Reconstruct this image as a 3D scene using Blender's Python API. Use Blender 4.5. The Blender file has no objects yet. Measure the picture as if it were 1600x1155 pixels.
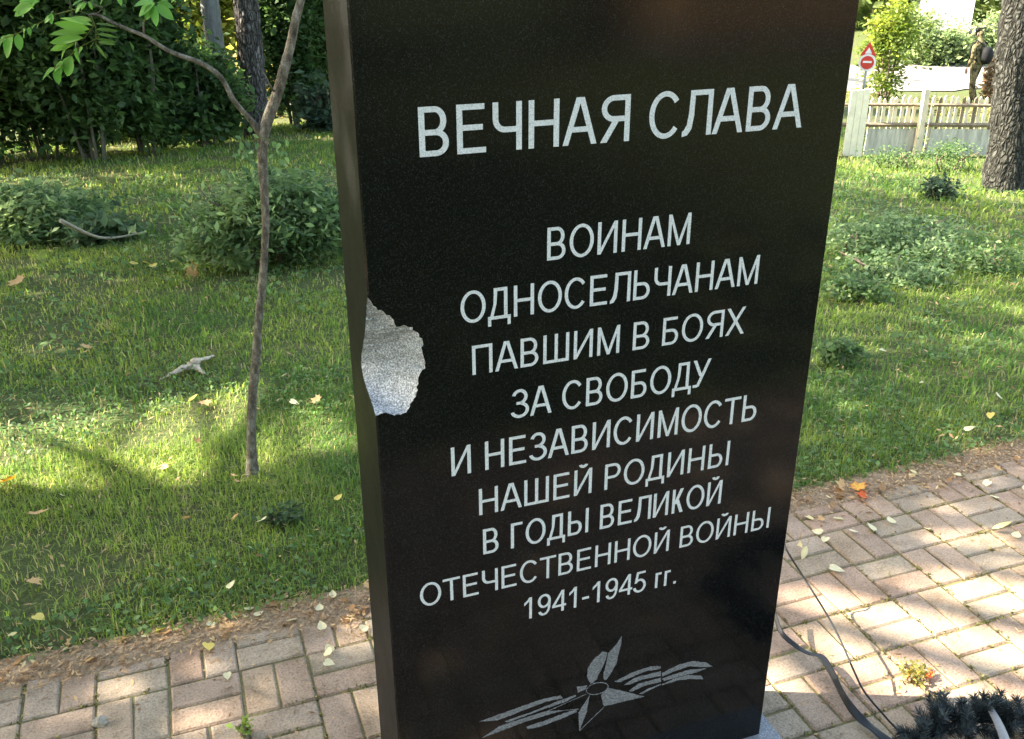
import bpy, bmesh, math, random
import numpy as np
from mathutils import Vector, Matrix

random.seed(7)
RNG = np.random.default_rng(11)
sc = bpy.context.scene
COL = sc.collection

# ------------------------------------------------------------------ camera
CAM = np.array([-0.011, -1.476, 1.842])
FPX = 1503.94                                   # focal length in pixels of a 1600 px wide picture
PITCH, ROLL, YAW = math.radians(24.418), math.radians(-0.201), math.radians(20.079)
cF = np.array([math.sin(YAW)*math.cos(PITCH), math.cos(YAW)*math.cos(PITCH), -math.sin(PITCH)])
_rt = np.array([math.cos(YAW), -math.sin(YAW), 0.0]); _up = np.cross(_rt, cF)
cR = _rt*math.cos(ROLL) + _up*math.sin(ROLL)
cU = -_rt*math.sin(ROLL) + _up*math.cos(ROLL)
FH = np.array([math.sin(YAW), math.cos(YAW), 0.0])
cd = bpy.data.cameras.new('camera'); cam = bpy.data.objects.new('camera', cd); COL.objects.link(cam)
cd.sensor_fit = 'HORIZONTAL'; cd.sensor_width = 36.0; cd.lens = 36.0*FPX/1600.0
cd.clip_start = 0.05; cd.clip_end = 500
M = Matrix([[cR[0], cU[0], -cF[0], CAM[0]], [cR[1], cU[1], -cF[1], CAM[1]], [cR[2], cU[2], -cF[2], CAM[2]], [0, 0, 0, 1]])
cam.matrix_world = M
sc.camera = cam

# ------------------------------------------------------------------ light
SUN_EL = math.radians(38)
SH = np.array([-0.92, 0.39, 0.0]); SH /= np.linalg.norm(SH)
SUN = SH*math.cos(SUN_EL) + np.array([0, 0, math.sin(SUN_EL)])
w = bpy.data.worlds.new('World'); sc.world = w; w.use_nodes = True
nt = w.node_tree; bg = nt.nodes['Background']
sky = nt.nodes.new('ShaderNodeTexSky'); sky.sky_type = 'NISHITA'; sky.sun_disc = False
sky.sun_elevation = SUN_EL; sky.sun_rotation = math.atan2(SH[0], SH[1]); sky.dust_density = 2.0; sky.air_density = 1.0
tint = nt.nodes.new('ShaderNodeMix'); tint.data_type = 'RGBA'; tint.blend_type = 'MULTIPLY'; tint.inputs[0].default_value = 1.0
tint.inputs[7].default_value = (1.0, .945, .81, 1); nt.links.new(sky.outputs[0], tint.inputs[6]); nt.links.new(tint.outputs[2], bg.inputs[0])   # warm tint on the sky, standing in for camera white balance
bg.inputs[1].default_value = 0.15
ld = bpy.data.lights.new('sun', 'SUN'); ld.energy = 5.0; ld.angle = math.radians(0.53); ld.color = (1.0, 0.92, 0.78)
sun = bpy.data.objects.new('sun', ld); COL.objects.link(sun)
sun.rotation_euler = Vector(SUN).to_track_quat('Z', 'Y').to_euler()
sc.view_settings.view_transform = 'Standard'; sc.view_settings.look = 'None'
sc.view_settings.exposure = 2.7; sc.view_settings.gamma = 1.0
sc.cycles.max_bounces = 8; sc.cycles.transparent_max_bounces = 8

# ------------------------------------------------------------------ measuring helpers (a photo pixel -> a real point)
YB = 0.92                                        # y of the edge between paving and lawn
def gz(x, y):
    w0 = y - YB
    if w0 <= 0: return 0.0
    k = min(2.2, math.hypot(x-CAM[0], y-CAM[1])/(y-CAM[1])); ww = w0*k
    if ww < 28: return -0.094*(math.sqrt(ww*ww+.25)-.5)
    return -0.094*(27.5+(ww-28)*.3)
def gz_np(x, y):
    w0 = np.maximum(y-YB, 0); k = np.minimum(2.2, np.hypot(x-CAM[0], y-CAM[1])/np.maximum(y-CAM[1], .1)); ww = w0*k
    return np.where(ww < 28, -0.094*(np.sqrt(ww*ww+.25)-.5), -0.094*(27.5+(ww-28)*.3))
def ray(px, py):
    d = cF + cR*(px-800)/FPX - cU*(py-577.5)/FPX
    return d/np.linalg.norm(d)
def ground(px, py, h=0.0):
    d = ray(px, py); t = .5
    while t < 140:
        P = CAM + d*t
        if P[2] < gz(P[0], P[1])+h: return P
        t += .01 if t < 20 else .03
    return P
def on_plane(px, py, p0, n):
    d = ray(px, py); return CAM + d*(np.dot(np.array(p0)-CAM, n)/np.dot(d, n))
def at_dist(px, py, D):
    d = ray(px, py); return CAM + d*(D/math.hypot(d[0], d[1]))
def depth(P): return float(np.dot(np.array(P)-CAM, cF))

# value noise for numpy arrays
_P = RNG.random((64, 64))
def vnoise(x, y):
    x = np.asarray(x, float); y = np.asarray(y, float)
    xi = np.floor(x).astype(int); yi = np.floor(y).astype(int); fx = x-xi; fy = y-yi
    fx = fx*fx*(3-2*fx); fy = fy*fy*(3-2*fy)
    a = _P[xi % 64, yi % 64]; b = _P[(xi+1) % 64, yi % 64]; c = _P[xi % 64, (yi+1) % 64]; d = _P[(xi+1) % 64, (yi+1) % 64]
    return (a*(1-fx)+b*fx)*(1-fy)+(c*(1-fx)+d*fx)*fy
def fbm(x, y, o=4):
    s = 0; a = .5; t = 0
    for i in range(o):
        s = s+a*vnoise(x*2**i+7.3*i, y*2**i+3.1*i); t += a; a *= .5
    return s/t

# ------------------------------------------------------------------ object helpers
def setp(o, label=None, cat=None, group=None, kind=None):
    if label: o['label'] = label
    if cat: o['category'] = cat
    if group: o['group'] = group
    if kind: o['kind'] = kind
    return o
def empty(name, loc=(0, 0, 0), rz=0.0):
    o = bpy.data.objects.new(name, None); COL.objects.link(o); o.location = loc; o.rotation_euler = (0, 0, rz)
    o.empty_display_size = .1
    return o
def link(name, me, mat=None, parent=None):
    o = bpy.data.objects.new(name, me); COL.objects.link(o)
    if mat: me.materials.append(mat)
    if parent: o.parent = parent
    return o
def mesh_py(name, v, f, mat=None, parent=None, smooth=False, cols=None):
    me = bpy.data.meshes.new(name); me.from_pydata([tuple(map(float, q)) for q in v], [], [tuple(map(int, q)) for q in f]); me.update()
    if smooth: me.polygons.foreach_set('use_smooth', [True]*len(me.polygons))
    if cols is not None: add_col(me, cols)
    return link(name, me, mat, parent)
def add_col(me, cols):
    c = np.ones((len(me.vertices), 4), np.float32); c[:, :3] = cols
    a = me.color_attributes.new('col', 'FLOAT_COLOR', 'POINT'); a.data.foreach_set('color', c.ravel())
def mesh_quads(name, v, f, mat=None, parent=None, cols=None, smooth=False):
    v = np.asarray(v, np.float32); f = np.asarray(f, np.int32); n = f.shape[1]
    me = bpy.data.meshes.new(name); me.vertices.add(len(v)); me.vertices.foreach_set('co', v.ravel())
    me.loops.add(f.size); me.loops.foreach_set('vertex_index', f.ravel())
    me.polygons.add(len(f)); me.polygons.foreach_set('loop_start', np.arange(0, f.size, n, dtype=np.int32))
    me.update(calc_edges=True)
    if smooth: me.polygons.foreach_set('use_smooth', np.ones(len(f), bool))
    if cols is not None: add_col(me, cols)
    return link(name, me, mat, parent)
def copy_tree(o, parent=None):
    c = o.copy(); COL.objects.link(c)
    if parent: c.parent = parent
    for ch in o.children: copy_tree(ch, c)
    return c

class MB:                                         # gathers shapes into one mesh
    def __init__(s): s.v = []; s.f = []; s.c = []
    def add(s, v, f, col=None):
        b = len(s.v); s.v += [tuple(map(float, p)) for p in v]; s.f += [tuple(int(i)+b for i in q) for q in f]
        s.c += [col or (1, 1, 1)]*len(v); return s
    def box(s, c, d, rz=0.0, col=None, ch=0.0, tilt=None):
        x, y, z = [q/2 for q in d]
        if ch > 0:
            P = [(-x, -y, -z), (x, -y, -z), (x, y, -z), (-x, y, -z), (-x, -y, z-ch), (x, -y, z-ch), (x, y, z-ch), (-x, y, z-ch),
                 (-x+ch, -y+ch, z), (x-ch, -y+ch, z), (x-ch, y-ch, z), (-x+ch, y-ch, z)]
            Fq = [(3, 2, 1, 0), (8, 9, 10, 11)]+[(i, (i+1) % 4, 4+(i+1) % 4, 4+i) for i in range(4)]+[(4+i, 4+(i+1) % 4, 8+(i+1) % 4, 8+i) for i in range(4)]
        else:
            P = [(-x, -y, -z), (x, -y, -z), (x, y, -z), (-x, y, -z), (-x, -y, z), (x, -y, z), (x, y, z), (-x, y, z)]
            Fq = [(3, 2, 1, 0), (4, 5, 6, 7)]+[(i, (i+1) % 4, 4+(i+1) % 4, 4+i) for i in range(4)]
        R = Matrix.Rotation(rz, 3, 'Z')
        if tilt is not None: R = R @ tilt
        return s.add([Vector(c)+R @ Vector(p) for p in P], Fq, col)
    def tube(s, pts, rad, n=8, col=None, cap=True):
        pts = [Vector(map(float, p)) for p in pts]
        if not hasattr(rad, '__len__'): rad = [rad]*len(pts)
        V = []; prev = None
        for i, p in enumerate(pts):
            t = (pts[min(i+1, len(pts)-1)]-pts[max(i-1, 0)]).normalized()
            a = (prev - t*prev.dot(t)) if prev else t.cross(Vector((0.3, .2, .93) if abs(t.z) < .9 else (1, 0, 0)))
            a.normalize(); prev = a; b = t.cross(a)
            for k in range(n):
                g = 2*math.pi*k/n; V.append(p+(a*math.cos(g)+b*math.sin(g))*rad[i])
        Fq = [(i*n+k, i*n+(k+1) % n, (i+1)*n+(k+1) % n, (i+1)*n+k) for i in range(len(pts)-1) for k in range(n)]
        if cap: Fq += [tuple(range(n-1, -1, -1)), tuple((len(pts)-1)*n+k for k in range(n))]
        return s.add(V, Fq, col)
    def build(s, name, mat, parent=None, smooth=False, cols=False):
        return mesh_py(name, s.v, s.f, mat, parent, smooth, np.array(s.c) if cols else None)

# ------------------------------------------------------------------ materials
def new_mat(name, rough=.8, col=(.5, .5, .5), spec=.3):
    m = bpy.data.materials.new(name); m.use_nodes = True; n = m.node_tree
    b = n.nodes['Principled BSDF']; b.inputs['Base Color'].default_value = (*col, 1); b.inputs['Roughness'].default_value = rough
    b.inputs['Specular IOR Level'].default_value = spec
    return m, n, b
def nd(n, t, **k):
    x = n.nodes.new('ShaderNode'+t)
    for a, v in k.items(): setattr(x, a, v)
    return x
def noise(n, scale, detail=4, rough=.6, coord='Object', stretch=None):
    tc = nd(n, 'TexCoord'); t = nd(n, 'TexNoise'); t.inputs['Scale'].default_value = scale; t.inputs['Detail'].default_value = detail; t.inputs['Roughness'].default_value = rough
    src = tc.outputs[coord]
    if stretch:
        mp = nd(n, 'Mapping'); mp.inputs['Scale'].default_value = stretch; n.links.new(src, mp.inputs[0]); src = mp.outputs[0]
    n.links.new(src, t.inputs['Vector']); return t
def ramp(n, src, stops):
    r = nd(n, 'ValToRGB'); e = r.color_ramp.elements
    while len(e) < len(stops): e.new(.5)
    for q, (p, c) in zip(e, stops): q.position = p; q.color = (*c, 1) if len(c) == 3 else c
    n.links.new(src, r.inputs[0]); return r
def mixc(n, a, b, fac, mode='MIX'):
    m = nd(n, 'Mix', data_type='RGBA', blend_type=mode)
    for s, v in ((m.inputs[6], a), (m.inputs[7], b), (m.inputs[0], fac)):
        if hasattr(v, 'links') or hasattr(v, 'is_linked'): n.links.new(v, s)
        else: s.default_value = v if isinstance(v, float) else (*v, 1)
    return m.outputs[2]
def bump(n, b, src, strength=.4, dist=.01):
    x = nd(n, 'Bump'); x.inputs['Strength'].default_value = strength; x.inputs['Distance'].default_value = dist
    n.links.new(src, x.inputs['Height']); n.links.new(x.outputs[0], b.inputs['Normal'])
def simple(name, col, rough=.7, var=.35, scale=20, bmp=.2, spec=.3, metal=0, stretch=None, dist=.004):
    m, n, b = new_mat(name, rough, col, spec); b.inputs['Metallic'].default_value = metal
    t = noise(n, scale, 6, .65, stretch=stretch)
    lo = tuple(c*(1-var) for c in col); hi = tuple(min(1, c*(1+var)) for c in col)
    r = ramp(n, t.outputs[0], [(.3, lo), (.7, hi)]); n.links.new(r.outputs[0], b.inputs['Base Color'])
    if bmp: bump(n, b, t.outputs[0], bmp, dist)
    return m
def leaf_mat(name, trans=.45, rough=.55, spec=.25):
    m, n, b = new_mat(name, rough, (.1, .2, .05), spec)
    a = nd(n, 'VertexColor', layer_name='col'); n.links.new(a.outputs[0], b.inputs['Base Color'])
    tr = nd(n, 'BsdfTranslucent'); br = mixc(n, a.outputs[0], (1.0, 1.0, .25), .25)
    g = nd(n, 'HueSaturation'); g.inputs['Saturation'].default_value = 1.1; g.inputs['Value'].default_value = 1.7
    n.links.new(a.outputs[0], g.inputs['Color']); n.links.new(g.outputs[0], tr.inputs[0])
    mx = nd(n, 'MixShader'); mx.inputs[0].default_value = trans
    n.links.new(b.outputs[0], mx.inputs[1]); n.links.new(tr.outputs[0], mx.inputs[2])
    n.links.new(mx.outputs[0], n.nodes['Material Output'].inputs['Surface'])
    return m
MAT = {}
MAT['leaf'] = leaf_mat('leaf'); MAT['grass'] = leaf_mat('grass_blade', .5, .55, .25); MAT['dryleaf'] = leaf_mat('dry_leaf', .2, .7, .2)

def granite(name, rmin, rmax, base, fleck, spec=.5):
    m, n, b = new_mat(name, .15, base, spec)
    tc = nd(n, 'TexCoord')
    v = nd(n, 'TexVoronoi'); v.inputs['Scale'].default_value = 640; n.links.new(tc.outputs['Object'], v.inputs['Vector'])
    sep = nd(n, 'SeparateColor'); n.links.new(v.outputs['Color'], sep.inputs[0])
    r1 = ramp(n, sep.outputs[0], [(.80, base), (.98, fleck)])
    t = noise(n, 900, 2, .5); r2 = ramp(n, t.outputs[0], [(.55, (0, 0, 0)), (.8, (.006, .006, .006))] if base[0] < .1 else [(.55, (0, 0, 0)), (.8, (.03, .03, .03))])
    c = mixc(n, r1.outputs[0], r2.outputs[0], 1.0, 'ADD'); n.links.new(c, b.inputs['Base Color'])
    if base[0] < .1:                              # pale grains of dust sticking to the polish
        v2 = nd(n, 'TexVoronoi'); v2.inputs['Scale'].default_value = 55; n.links.new(tc.outputs['Object'], v2.inputs['Vector'])
        dm = ramp(n, v2.outputs['Distance'], [(.0, (.22, .22, .21)), (.055, (.05, .05, .05)), (.085, (0, 0, 0))])
        s2 = nd(n, 'SeparateColor'); n.links.new(v2.outputs['Color'], s2.inputs[0]); pick = ramp(n, s2.outputs[1], [(.70, (0, 0, 0)), (.95, (1, 1, 1))])
        n.links.new(mixc(n, c, mixc(n, dm.outputs[0], pick.outputs[0], 1.0, 'MULTIPLY'), 1.0, 'ADD'), b.inputs['Base Color'])
    s = noise(n, 3.5, 6, .7); rr = ramp(n, s.outputs[0], [(.35, (rmin,)*3), (.7, (rmax,)*3)]); n.links.new(rr.outputs[0], b.inputs['Roughness'])
    return m
MAT['granite'] = granite('black_polished_granite', .06, .16, (.0030, .0032, .0034), (.017, .0175, .018), .26)
MAT['granite_side'] = granite('honed_granite_edge', .36, .48, (.006, .006, .006), (.035, .035, .034), .04)
MAT['plinth'] = granite('grey_granite', .35, .6, (.16, .16, .17), (.45, .45, .46), .4)
# broken stone
m, n, b = new_mat('broken_granite', .75, (.3, .31, .33), .35)
t = noise(n, 330, 4, .7); t2 = noise(n, 45, 5, .6)
r = ramp(n, t.outputs[0], [(.34, (.09, .094, .10)), (.50, (.29, .305, .33)), (.66, (.70, .73, .78))])
r2 = ramp(n, t2.outputs[0], [(.3, (.72, .72, .72)), (.6, (1, 1, 1))])
n.links.new(mixc(n, r.outputs[0], r2.outputs[0], 1.0, 'MULTIPLY'), b.inputs['Base Color']); bump(n, b, t.outputs[0], .6, .003)
MAT['broken'] = m
m, n, b = new_mat('engraved_paint', .75, (.6, .61, .6), .2)
t = noise(n, 500, 3, .6); r = ramp(n, t.outputs[0], [(.3, (.34, .34, .335)), (.5, (.60, .60, .59)), (.75, (.72, .72, .71))]); n.links.new(r.outputs[0], b.inputs['Base Color'])
MAT['letter'] = m
m, n, b = new_mat('engraved_grey', .8, (.25, .25, .26), .2)
t = noise(n, 260, 5, .7, stretch=(1, 1, 2.2)); r = ramp(n, t.outputs[0], [(.32, (.03, .03, .032)), (.5, (.15, .15, .155)), (.72, (.36, .36, .37))]); n.links.new(r.outputs[0], b.inputs['Base Color'])
MAT['emblem'] = m
# paving brick: own colour per brick, grit and stains
m, n, b = new_mat('paving_brick', .85, (.4, .33, .28), .25)
a = nd(n, 'VertexColor', layer_name='col'); t = noise(n, 160, 5, .75); t2 = noise(n, 9, 5, .65)
r = ramp(n, t.outputs[0], [(.27, (.38, .37, .35)), (.5, (.95, .95, .95)), (.73, (1.35, 1.32, 1.26))])
r2 = ramp(n, t2.outputs[0], [(.28, (.55, .52, .46)), (.5, (.9, .88, .84)), (.7, (1.08, 1.07, 1.05))])
c = mixc(n, mixc(n, a.outputs[0], r.outputs[0], 1.0, 'MULTIPLY'), r2.outputs[0], 1.0, 'MULTIPLY'); n.links.new(c, b.inputs['Base Color']); bump(n, b, t.outputs[0], 1.0, .005)
MAT['paver'] = m
m, n, b = new_mat('joint_sand', .95, (.2, .18, .1), .1)
t = noise(n, 14, 6, .7); t2 = noise(n, 220, 3, .7)
r = ramp(n, t.outputs[0], [(.35, (.16, .13, .08)), (.55, (.21, .185, .085)), (.7, (.22, .22, .07))])
r2 = ramp(n, t2.outputs[0], [(.3, (.5, .5, .5)), (.7, (1.2, 1.2, 1.2))]); n.links.new(mixc(n, r.outputs[0], r2.outputs[0], 1.0, 'MULTIPLY'), b.inputs['Base Color']); bump(n, b, t2.outputs[0], .8, .004)
MAT['sand'] = m
m, n, b = new_mat('lawn_soil', .95, (.06, .07, .03), .1)
t = noise(n, 1.6, 8, .7); t2 = noise(n, 60, 5, .75)
r = ramp(n, t.outputs[0], [(.32, (.17, .125, .07)), (.45, (.10, .115, .045)), (.6, (.10, .125, .045)), (.72, (.21, .175, .10))])
r2 = ramp(n, t2.outputs[0], [(.3, (.35, .35, .35)), (.65, (1.3, 1.3, 1.25))]); n.links.new(mixc(n, r.outputs[0], r2.outputs[0], 1.0, 'MULTIPLY'), b.inputs['Base Color']); bump(n, b, t2.outputs[0], .9, .02)
MAT['soil'] = m
def bark(name, lo, mid, hi, sc_=18, stretch=(1, 1, .35), b_=.9):
    m, n, b = new_mat(name, .9, mid, .113)
    t = noise(n, sc_, 8, .7, stretch=stretch); v = noise(n, sc_*5, 5, .7)
    r = ramp(n, t.outputs[0], [(.32, lo), (.5, mid), (.68, hi)]); r2 = ramp(n, v.outputs[0], [(.3, (.5, .5, .5)), (.7, (1.3, 1.3, 1.3))])
    n.links.new(mixc(n, r.outputs[0], r2.outputs[0], 1.0, 'MULTIPLY'), b.inputs['Base Color']); bump(n, b, t.outputs[0], b_, .02)
    return m
MAT['bark_pine'] = bark('pine_bark', (.03, .028, .024), (.065, .064, .056), (.13, .13, .115), 30)
def cracked(m, scale, stretch):
    n = m.node_tree; b = n.nodes['Principled BSDF']; src = b.inputs['Base Color'].links[0].from_socket
    tc = nd(n, 'TexCoord'); mp = nd(n, 'Mapping'); mp.inputs['Scale'].default_value = stretch; n.links.new(tc.outputs['Object'], mp.inputs[0])
    ns = nd(n, 'TexNoise'); ns.inputs['Scale'].default_value = 9; n.links.new(mp.outputs[0], ns.inputs['Vector'])
    mx = mixc(n, mp.outputs[0], ns.outputs['Color'], .12)
    v = nd(n, 'TexVoronoi', feature='DISTANCE_TO_EDGE'); v.inputs['Scale'].default_value = scale; n.links.new(mx, v.inputs['Vector'])
    r = ramp(n, v.outputs[0], [(.0, (.25, .24, .22)), (.14, (.75, .75, .72)), (.35, (1.15, 1.15, 1.1))])
    n.links.new(mixc(n, src, r.outputs[0], 1.0, 'MULTIPLY'), b.inputs['Base Color']); bump(n, b, v.outputs[0], 1.0, .05)
cracked(MAT['bark_pine'], 27, (1, 1, .5))
MAT['bark_dark'] = bark('dark_bark', (.03, .027, .026), (.10, .09, .088), (.30, .28, .27), 16)
cracked(MAT['bark_dark'], 18, (1, 1, .4))
MAT['bark_sapling'] = bark('sapling_bark', (.06, .052, .04), (.165, .14, .105), (.34, .32, .26), 55, (1, 1, .45), .9)
MAT['twig'] = simple('twig_bark', (.14, .10, .07), .8, .4, 60)
MAT['stem'] = simple('pale_stem', (.10, .09, .065), .85, .4, 30)
MAT['road'] = simple('gravel_road', (.22, .20, .175), .95, .3, 1.2, .3)

# ------------------------------------------------------------------ terrain, paving, road
def terrain():
    def axis(a, b, lim0, lim1, s, g):
        out = [a]; d = s
        inner = list(np.arange(a, b, s))
        hi = [b]; d = s
        while hi[-1] < lim1: d *= g; hi.append(hi[-1]+d)
        lo = [a]; d = s
        while lo[-1] > lim0: d *= g; lo.append(lo[-1]-d)
        return np.array(sorted(set(lo[1:]+inner+hi)))
    X = axis(-3, 7, -170, 170, .10, 1.12); Y = axis(.88, 8, -120, 200, .10, 1.12)
    gx, gy = np.meshgrid(X, Y)
    z = gz_np(gx, gy)+.035*(fbm(gx*1.1, gy*1.1)-.5)*np.clip((gy-1.0)/1.0, 0, 1)
    z = np.where(gy < .93, -.05, z-.004)
    v = np.stack([gx, gy, z], -1).reshape(-1, 3); nx = len(X); ny = len(Y)
    i = np.arange(nx*ny).reshape(ny, nx)
    f = np.stack([i[:-1, :-1], i[:-1, 1:], i[1:, 1:], i[1:, :-1]], -1).reshape(-1, 4)
    setp(mesh_quads('ground', v, f, MAT['soil'], smooth=True), kind='structure')
terrain()

STEP = 0.183
LATS = [((-0.374, 0.724), -4.0, .70, 1), ((2.25, 0.537), .70, 6.5, 0)]
JOINTS = []
def paving():
    mb = MB(); R = random.Random(3)
    pal = [(.42, .325, .27), (.43, .345, .285), (.41, .355, .305), (.405, .355, .295), (.44, .36, .285), (.41, .335, .285), (.39, .35, .295)]
    for (ox, oy), x0, x1, par in LATS:
        for i in range(-50, 60):
            for j in range(-40, 6):
                cx = ox+i*STEP; cy = oy+j*STEP
                if cx < x0 or cx+STEP > x1+.1 or cy < -1.75 or cy+STEP > .915: continue
                vert = ((i+j) % 2 == 1) if par else ((i+j) % 2 == 0)
                for k in (0, 1):
                    g = .0042+R.random()*.0026
                    if vert: c = (cx+STEP*(.25+.5*k), cy+STEP*.5); d = (STEP/2-g, STEP-g)
                    else: c = (cx+STEP*.5, cy+STEP*(.25+.5*k)); d = (STEP-g, STEP/2-g)
                    q = R.choice(pal); s = .84+R.random()*.14
                    if vert and cx > .7: q = R.choice(pal[:2]+pal[4:6])
                    elif cx > .7: q = R.choice(pal[2:4]+pal[6:]+pal[:1])
                    tilt = Matrix.Rotation(R.gauss(0, .007), 3, 'X') @ Matrix.Rotation(R.gauss(0, .007), 3, 'Y')
                    mb.box((c[0]+R.gauss(0, .001), c[1]+R.gauss(0, .001), -.03+R.gauss(0, .0008)), (d[0], d[1], .06), R.gauss(0, .008), tuple(t*s*k_ for t, k_ in zip(q, (1.12, .99, .865))), .005, tilt)
                    for e in range(9 if -1.2 < cx < 4 and cy > -1 else 0):
                        if R.random() < .5: JOINTS.append((cx+R.random()*STEP, cy if R.random() < .6 else c[1]-d[1]/2))
                        else: JOINTS.append((cx, cy+R.random()*STEP))
    xa = max(LATS[0][0][0]+i*STEP+STEP for i in range(-50, 60) if LATS[0][0][0]+i*STEP+STEP <= LATS[0][2]+.1)
    xb = min(LATS[1][0][0]+i*STEP for i in range(-50, 60) if LATS[1][0][0]+i*STEP >= LATS[1][1])
    y = .724-STEP*13.5
    while xb-xa > .02 and y+STEP/2 < .915:
        q = R.choice(pal); s = .84+R.random()*.14
        mb.box(((xa+xb)/2, y+STEP/4, -.03+R.gauss(0, .0008)), (xb-xa-.010, STEP/2-.009, .06), R.gauss(0, .006), tuple(t*s*k_ for t, k_ in zip(q, (1.12, .99, .865))), .005)
        y += STEP/2
    setp(mb.build('pavement', MAT['paver'], cols=True), kind='structure')
    v = [(-4.2, -1.8, -.0058), (6.7, -1.8, -.0058), (6.7, .93, -.0058), (-4.2, .93, -.0058)]
    setp(mesh_py('pavement_bed', v, [(0, 1, 2, 3)], MAT['sand']), kind='structure')
paving()

def road():
    pts = [ground(1640, 125), ground(1500, 122), ground(1420, 120), ground(1300, 118)]
    a, b = ground(1480, 138), ground(1480, 104)
    c0 = (a+b)/2; wd = np.linalg.norm((b-a)[:2])
    d = np.array([math.cos(YAW-.25), -math.sin(YAW-.25)])
    nrm = np.array([-d[1], d[0]]); V = []; 
    for s in np.linspace(-45, 60, 160):
        ja, jb = random.gauss(0, .06), random.gauss(0, .06)
        for t in (-.5+ja, -.25, 0, .25, .5+jb):
            x, y = c0[0]+d[0]*s+nrm[0]*t*wd, c0[1]+d[1]*s+nrm[1]*t*wd
            V.append((x, y, gz(x, y)+.03))
    F = [(i*5+k, i*5+k+1, i*5+k+6, i*5+k+5) for i in range(159) for k in range(4)]
    setp(mesh_py('road', V, F, MAT['road'], smooth=True), kind='structure')
road()

# ------------------------------------------------------------------ the stele
XL, XR, TH, Z0, Z1, OFF = .277, 1.178, .204, .036, 2.30, .13
FN = np.array([0, 1.0, 0]); SN = np.array([1.0, 0, 0])
def fpt(px, py): P = on_plane(px, py, (0, 0, 0), FN); return float(P[0]), float(P[2])      # on the front face: x, z
def spt(px, py): P = on_plane(px, py, (XL, 0, 0), SN); return float(P[1]), float(P[2])     # on the left face: y, z
stele = empty('memorial_stele', ((XL+XR)/2, TH/2, 0))
setp(stele, 'tall black granite memorial stele with white Cyrillic text and a chipped left edge', 'memorial')
BX, BY = (XL+XR)/2, TH/2
def L(P): return (P[0]-BX, P[1]-BY, P[2])
czoom = lambda x, y: (500+x/4.127, 420+y/4.127)
front = [(310, 185), (330, 212), (345, 240), (380, 262), (420, 290), (448, 300), (465, 320), (495, 370), (545, 366), (590, 375), (622, 408), (640, 430), (665, 480), (660, 540), (675, 590), (690, 628), (645, 670), (632, 715), (625, 760), (620, 830), (598, 850), (580, 880), (560, 920), (520, 938), (480, 945), (450, 934), (420, 930), (385, 938), (360, 950)]
side = [(300, 190), (300, 270), (292, 380), (285, 450), (270, 540), (266, 620), (280, 700), (300, 770), (330, 850), (352, 950)]
Fp = [fpt(*czoom(*q)) for q in front]; Sp = [spt(*czoom(*q)) for q in side]
Fp[0] = (XL, Fp[0][1]); Fp[-1] = (XL, Fp[-1][1])
Sp[0] = (0.0, Fp[0][1]); Sp[-1] = (0.0, Fp[-1][1])
def resample(P, n):
    P = np.array(P); s = np.r_[0, np.cumsum(np.linalg.norm(np.diff(P, axis=0), axis=1))]; q = np.linspace(0, s[-1], n)
    return np.stack([np.interp(q, s, P[:, 0]), np.interp(q, s, P[:, 1])], -1)
NS = 60
RF = resample(Fp, NS); RS = resample(Sp, NS)
RF[1:-1, 0] += RNG.normal(0, .0012, NS-2); RF[1:-1, 1] += RNG.normal(0, .001, NS-2); RF[:, 0] = np.maximum(RF[:, 0], XL)
RS[1:-1, 0] = np.clip(RS[1:-1, 0]+RNG.normal(0, .0012, NS-2), .001, .12)
RS[:, 1] = np.maximum.accumulate(RS[::-1, 1])[::-1]
CH = .003
def slab():
    bm = bmesh.new(); V = lambda x, y, z: bm.verts.new(L((x, y, z)))
    zt, zb = RF[0, 1], RF[-1, 1]
    fr = [V(RF[i, 0], 0, RF[i, 1]) for i in range(NS)]; sd = [V(XL, RS[i, 0], RS[i, 1]) for i in range(1, NS-1)]
    sd = [fr[0]]+sd+[fr[-1]]
    ft, fb = V(XL+CH, 0, Z1), V(XL+CH, 0, Z0); st, sb = V(XL, CH, Z1), V(XL, CH, Z0)
    f1, f2 = V(XL+CH, 0, zt+.004), V(XL+CH, 0, zb-.004); s1, s2 = V(XL, CH, zt+.004), V(XL, CH, zb-.004)
    rt, rb = V(XR-CH, 0, Z1), V(XR-CH, 0, Z0); qt, qb = V(XR, CH, Z1), V(XR, CH, Z0)
    ct, cb = V(XR, TH, Z1), V(XR, TH, Z0); dt, db = V(XL, TH, Z1), V(XL, TH, Z0)
    bm.faces.new([ft, f1]+fr+[f2, fb, rb, rt])                       # front
    bm.faces.new([st, dt, db, sb, s2]+sd[::-1]+[s1])                 # left side
    bm.faces.new([ft, st, s1, f1]); bm.faces.new([f1, s1, fr[0]]); bm.faces.new([f2, fr[-1], s2]); bm.faces.new([fb, f2, s2, sb])
    bm.faces.new([rt, rb, qb, qt]); bm.faces.new([qt, qb, cb, ct]); bm.faces.new([ct, cb, db, dt])
    bm.faces.new([ft, rt, qt, ct, dt, st]); bm.faces.new([fb, sb, db, cb, qb, rb])
    bmesh.ops.recalc_face_normals(bm, faces=bm.faces[:])
    me = bpy.data.meshes.new('slab'); bm.to_mesh(me); bm.free()
    so = link('slab', me, MAT['granite'], stele); me.materials.append(MAT['granite_side'])
    for p in me.polygons:
        if abs(p.normal.y) < .5: p.material_index = 1
slab()
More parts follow.
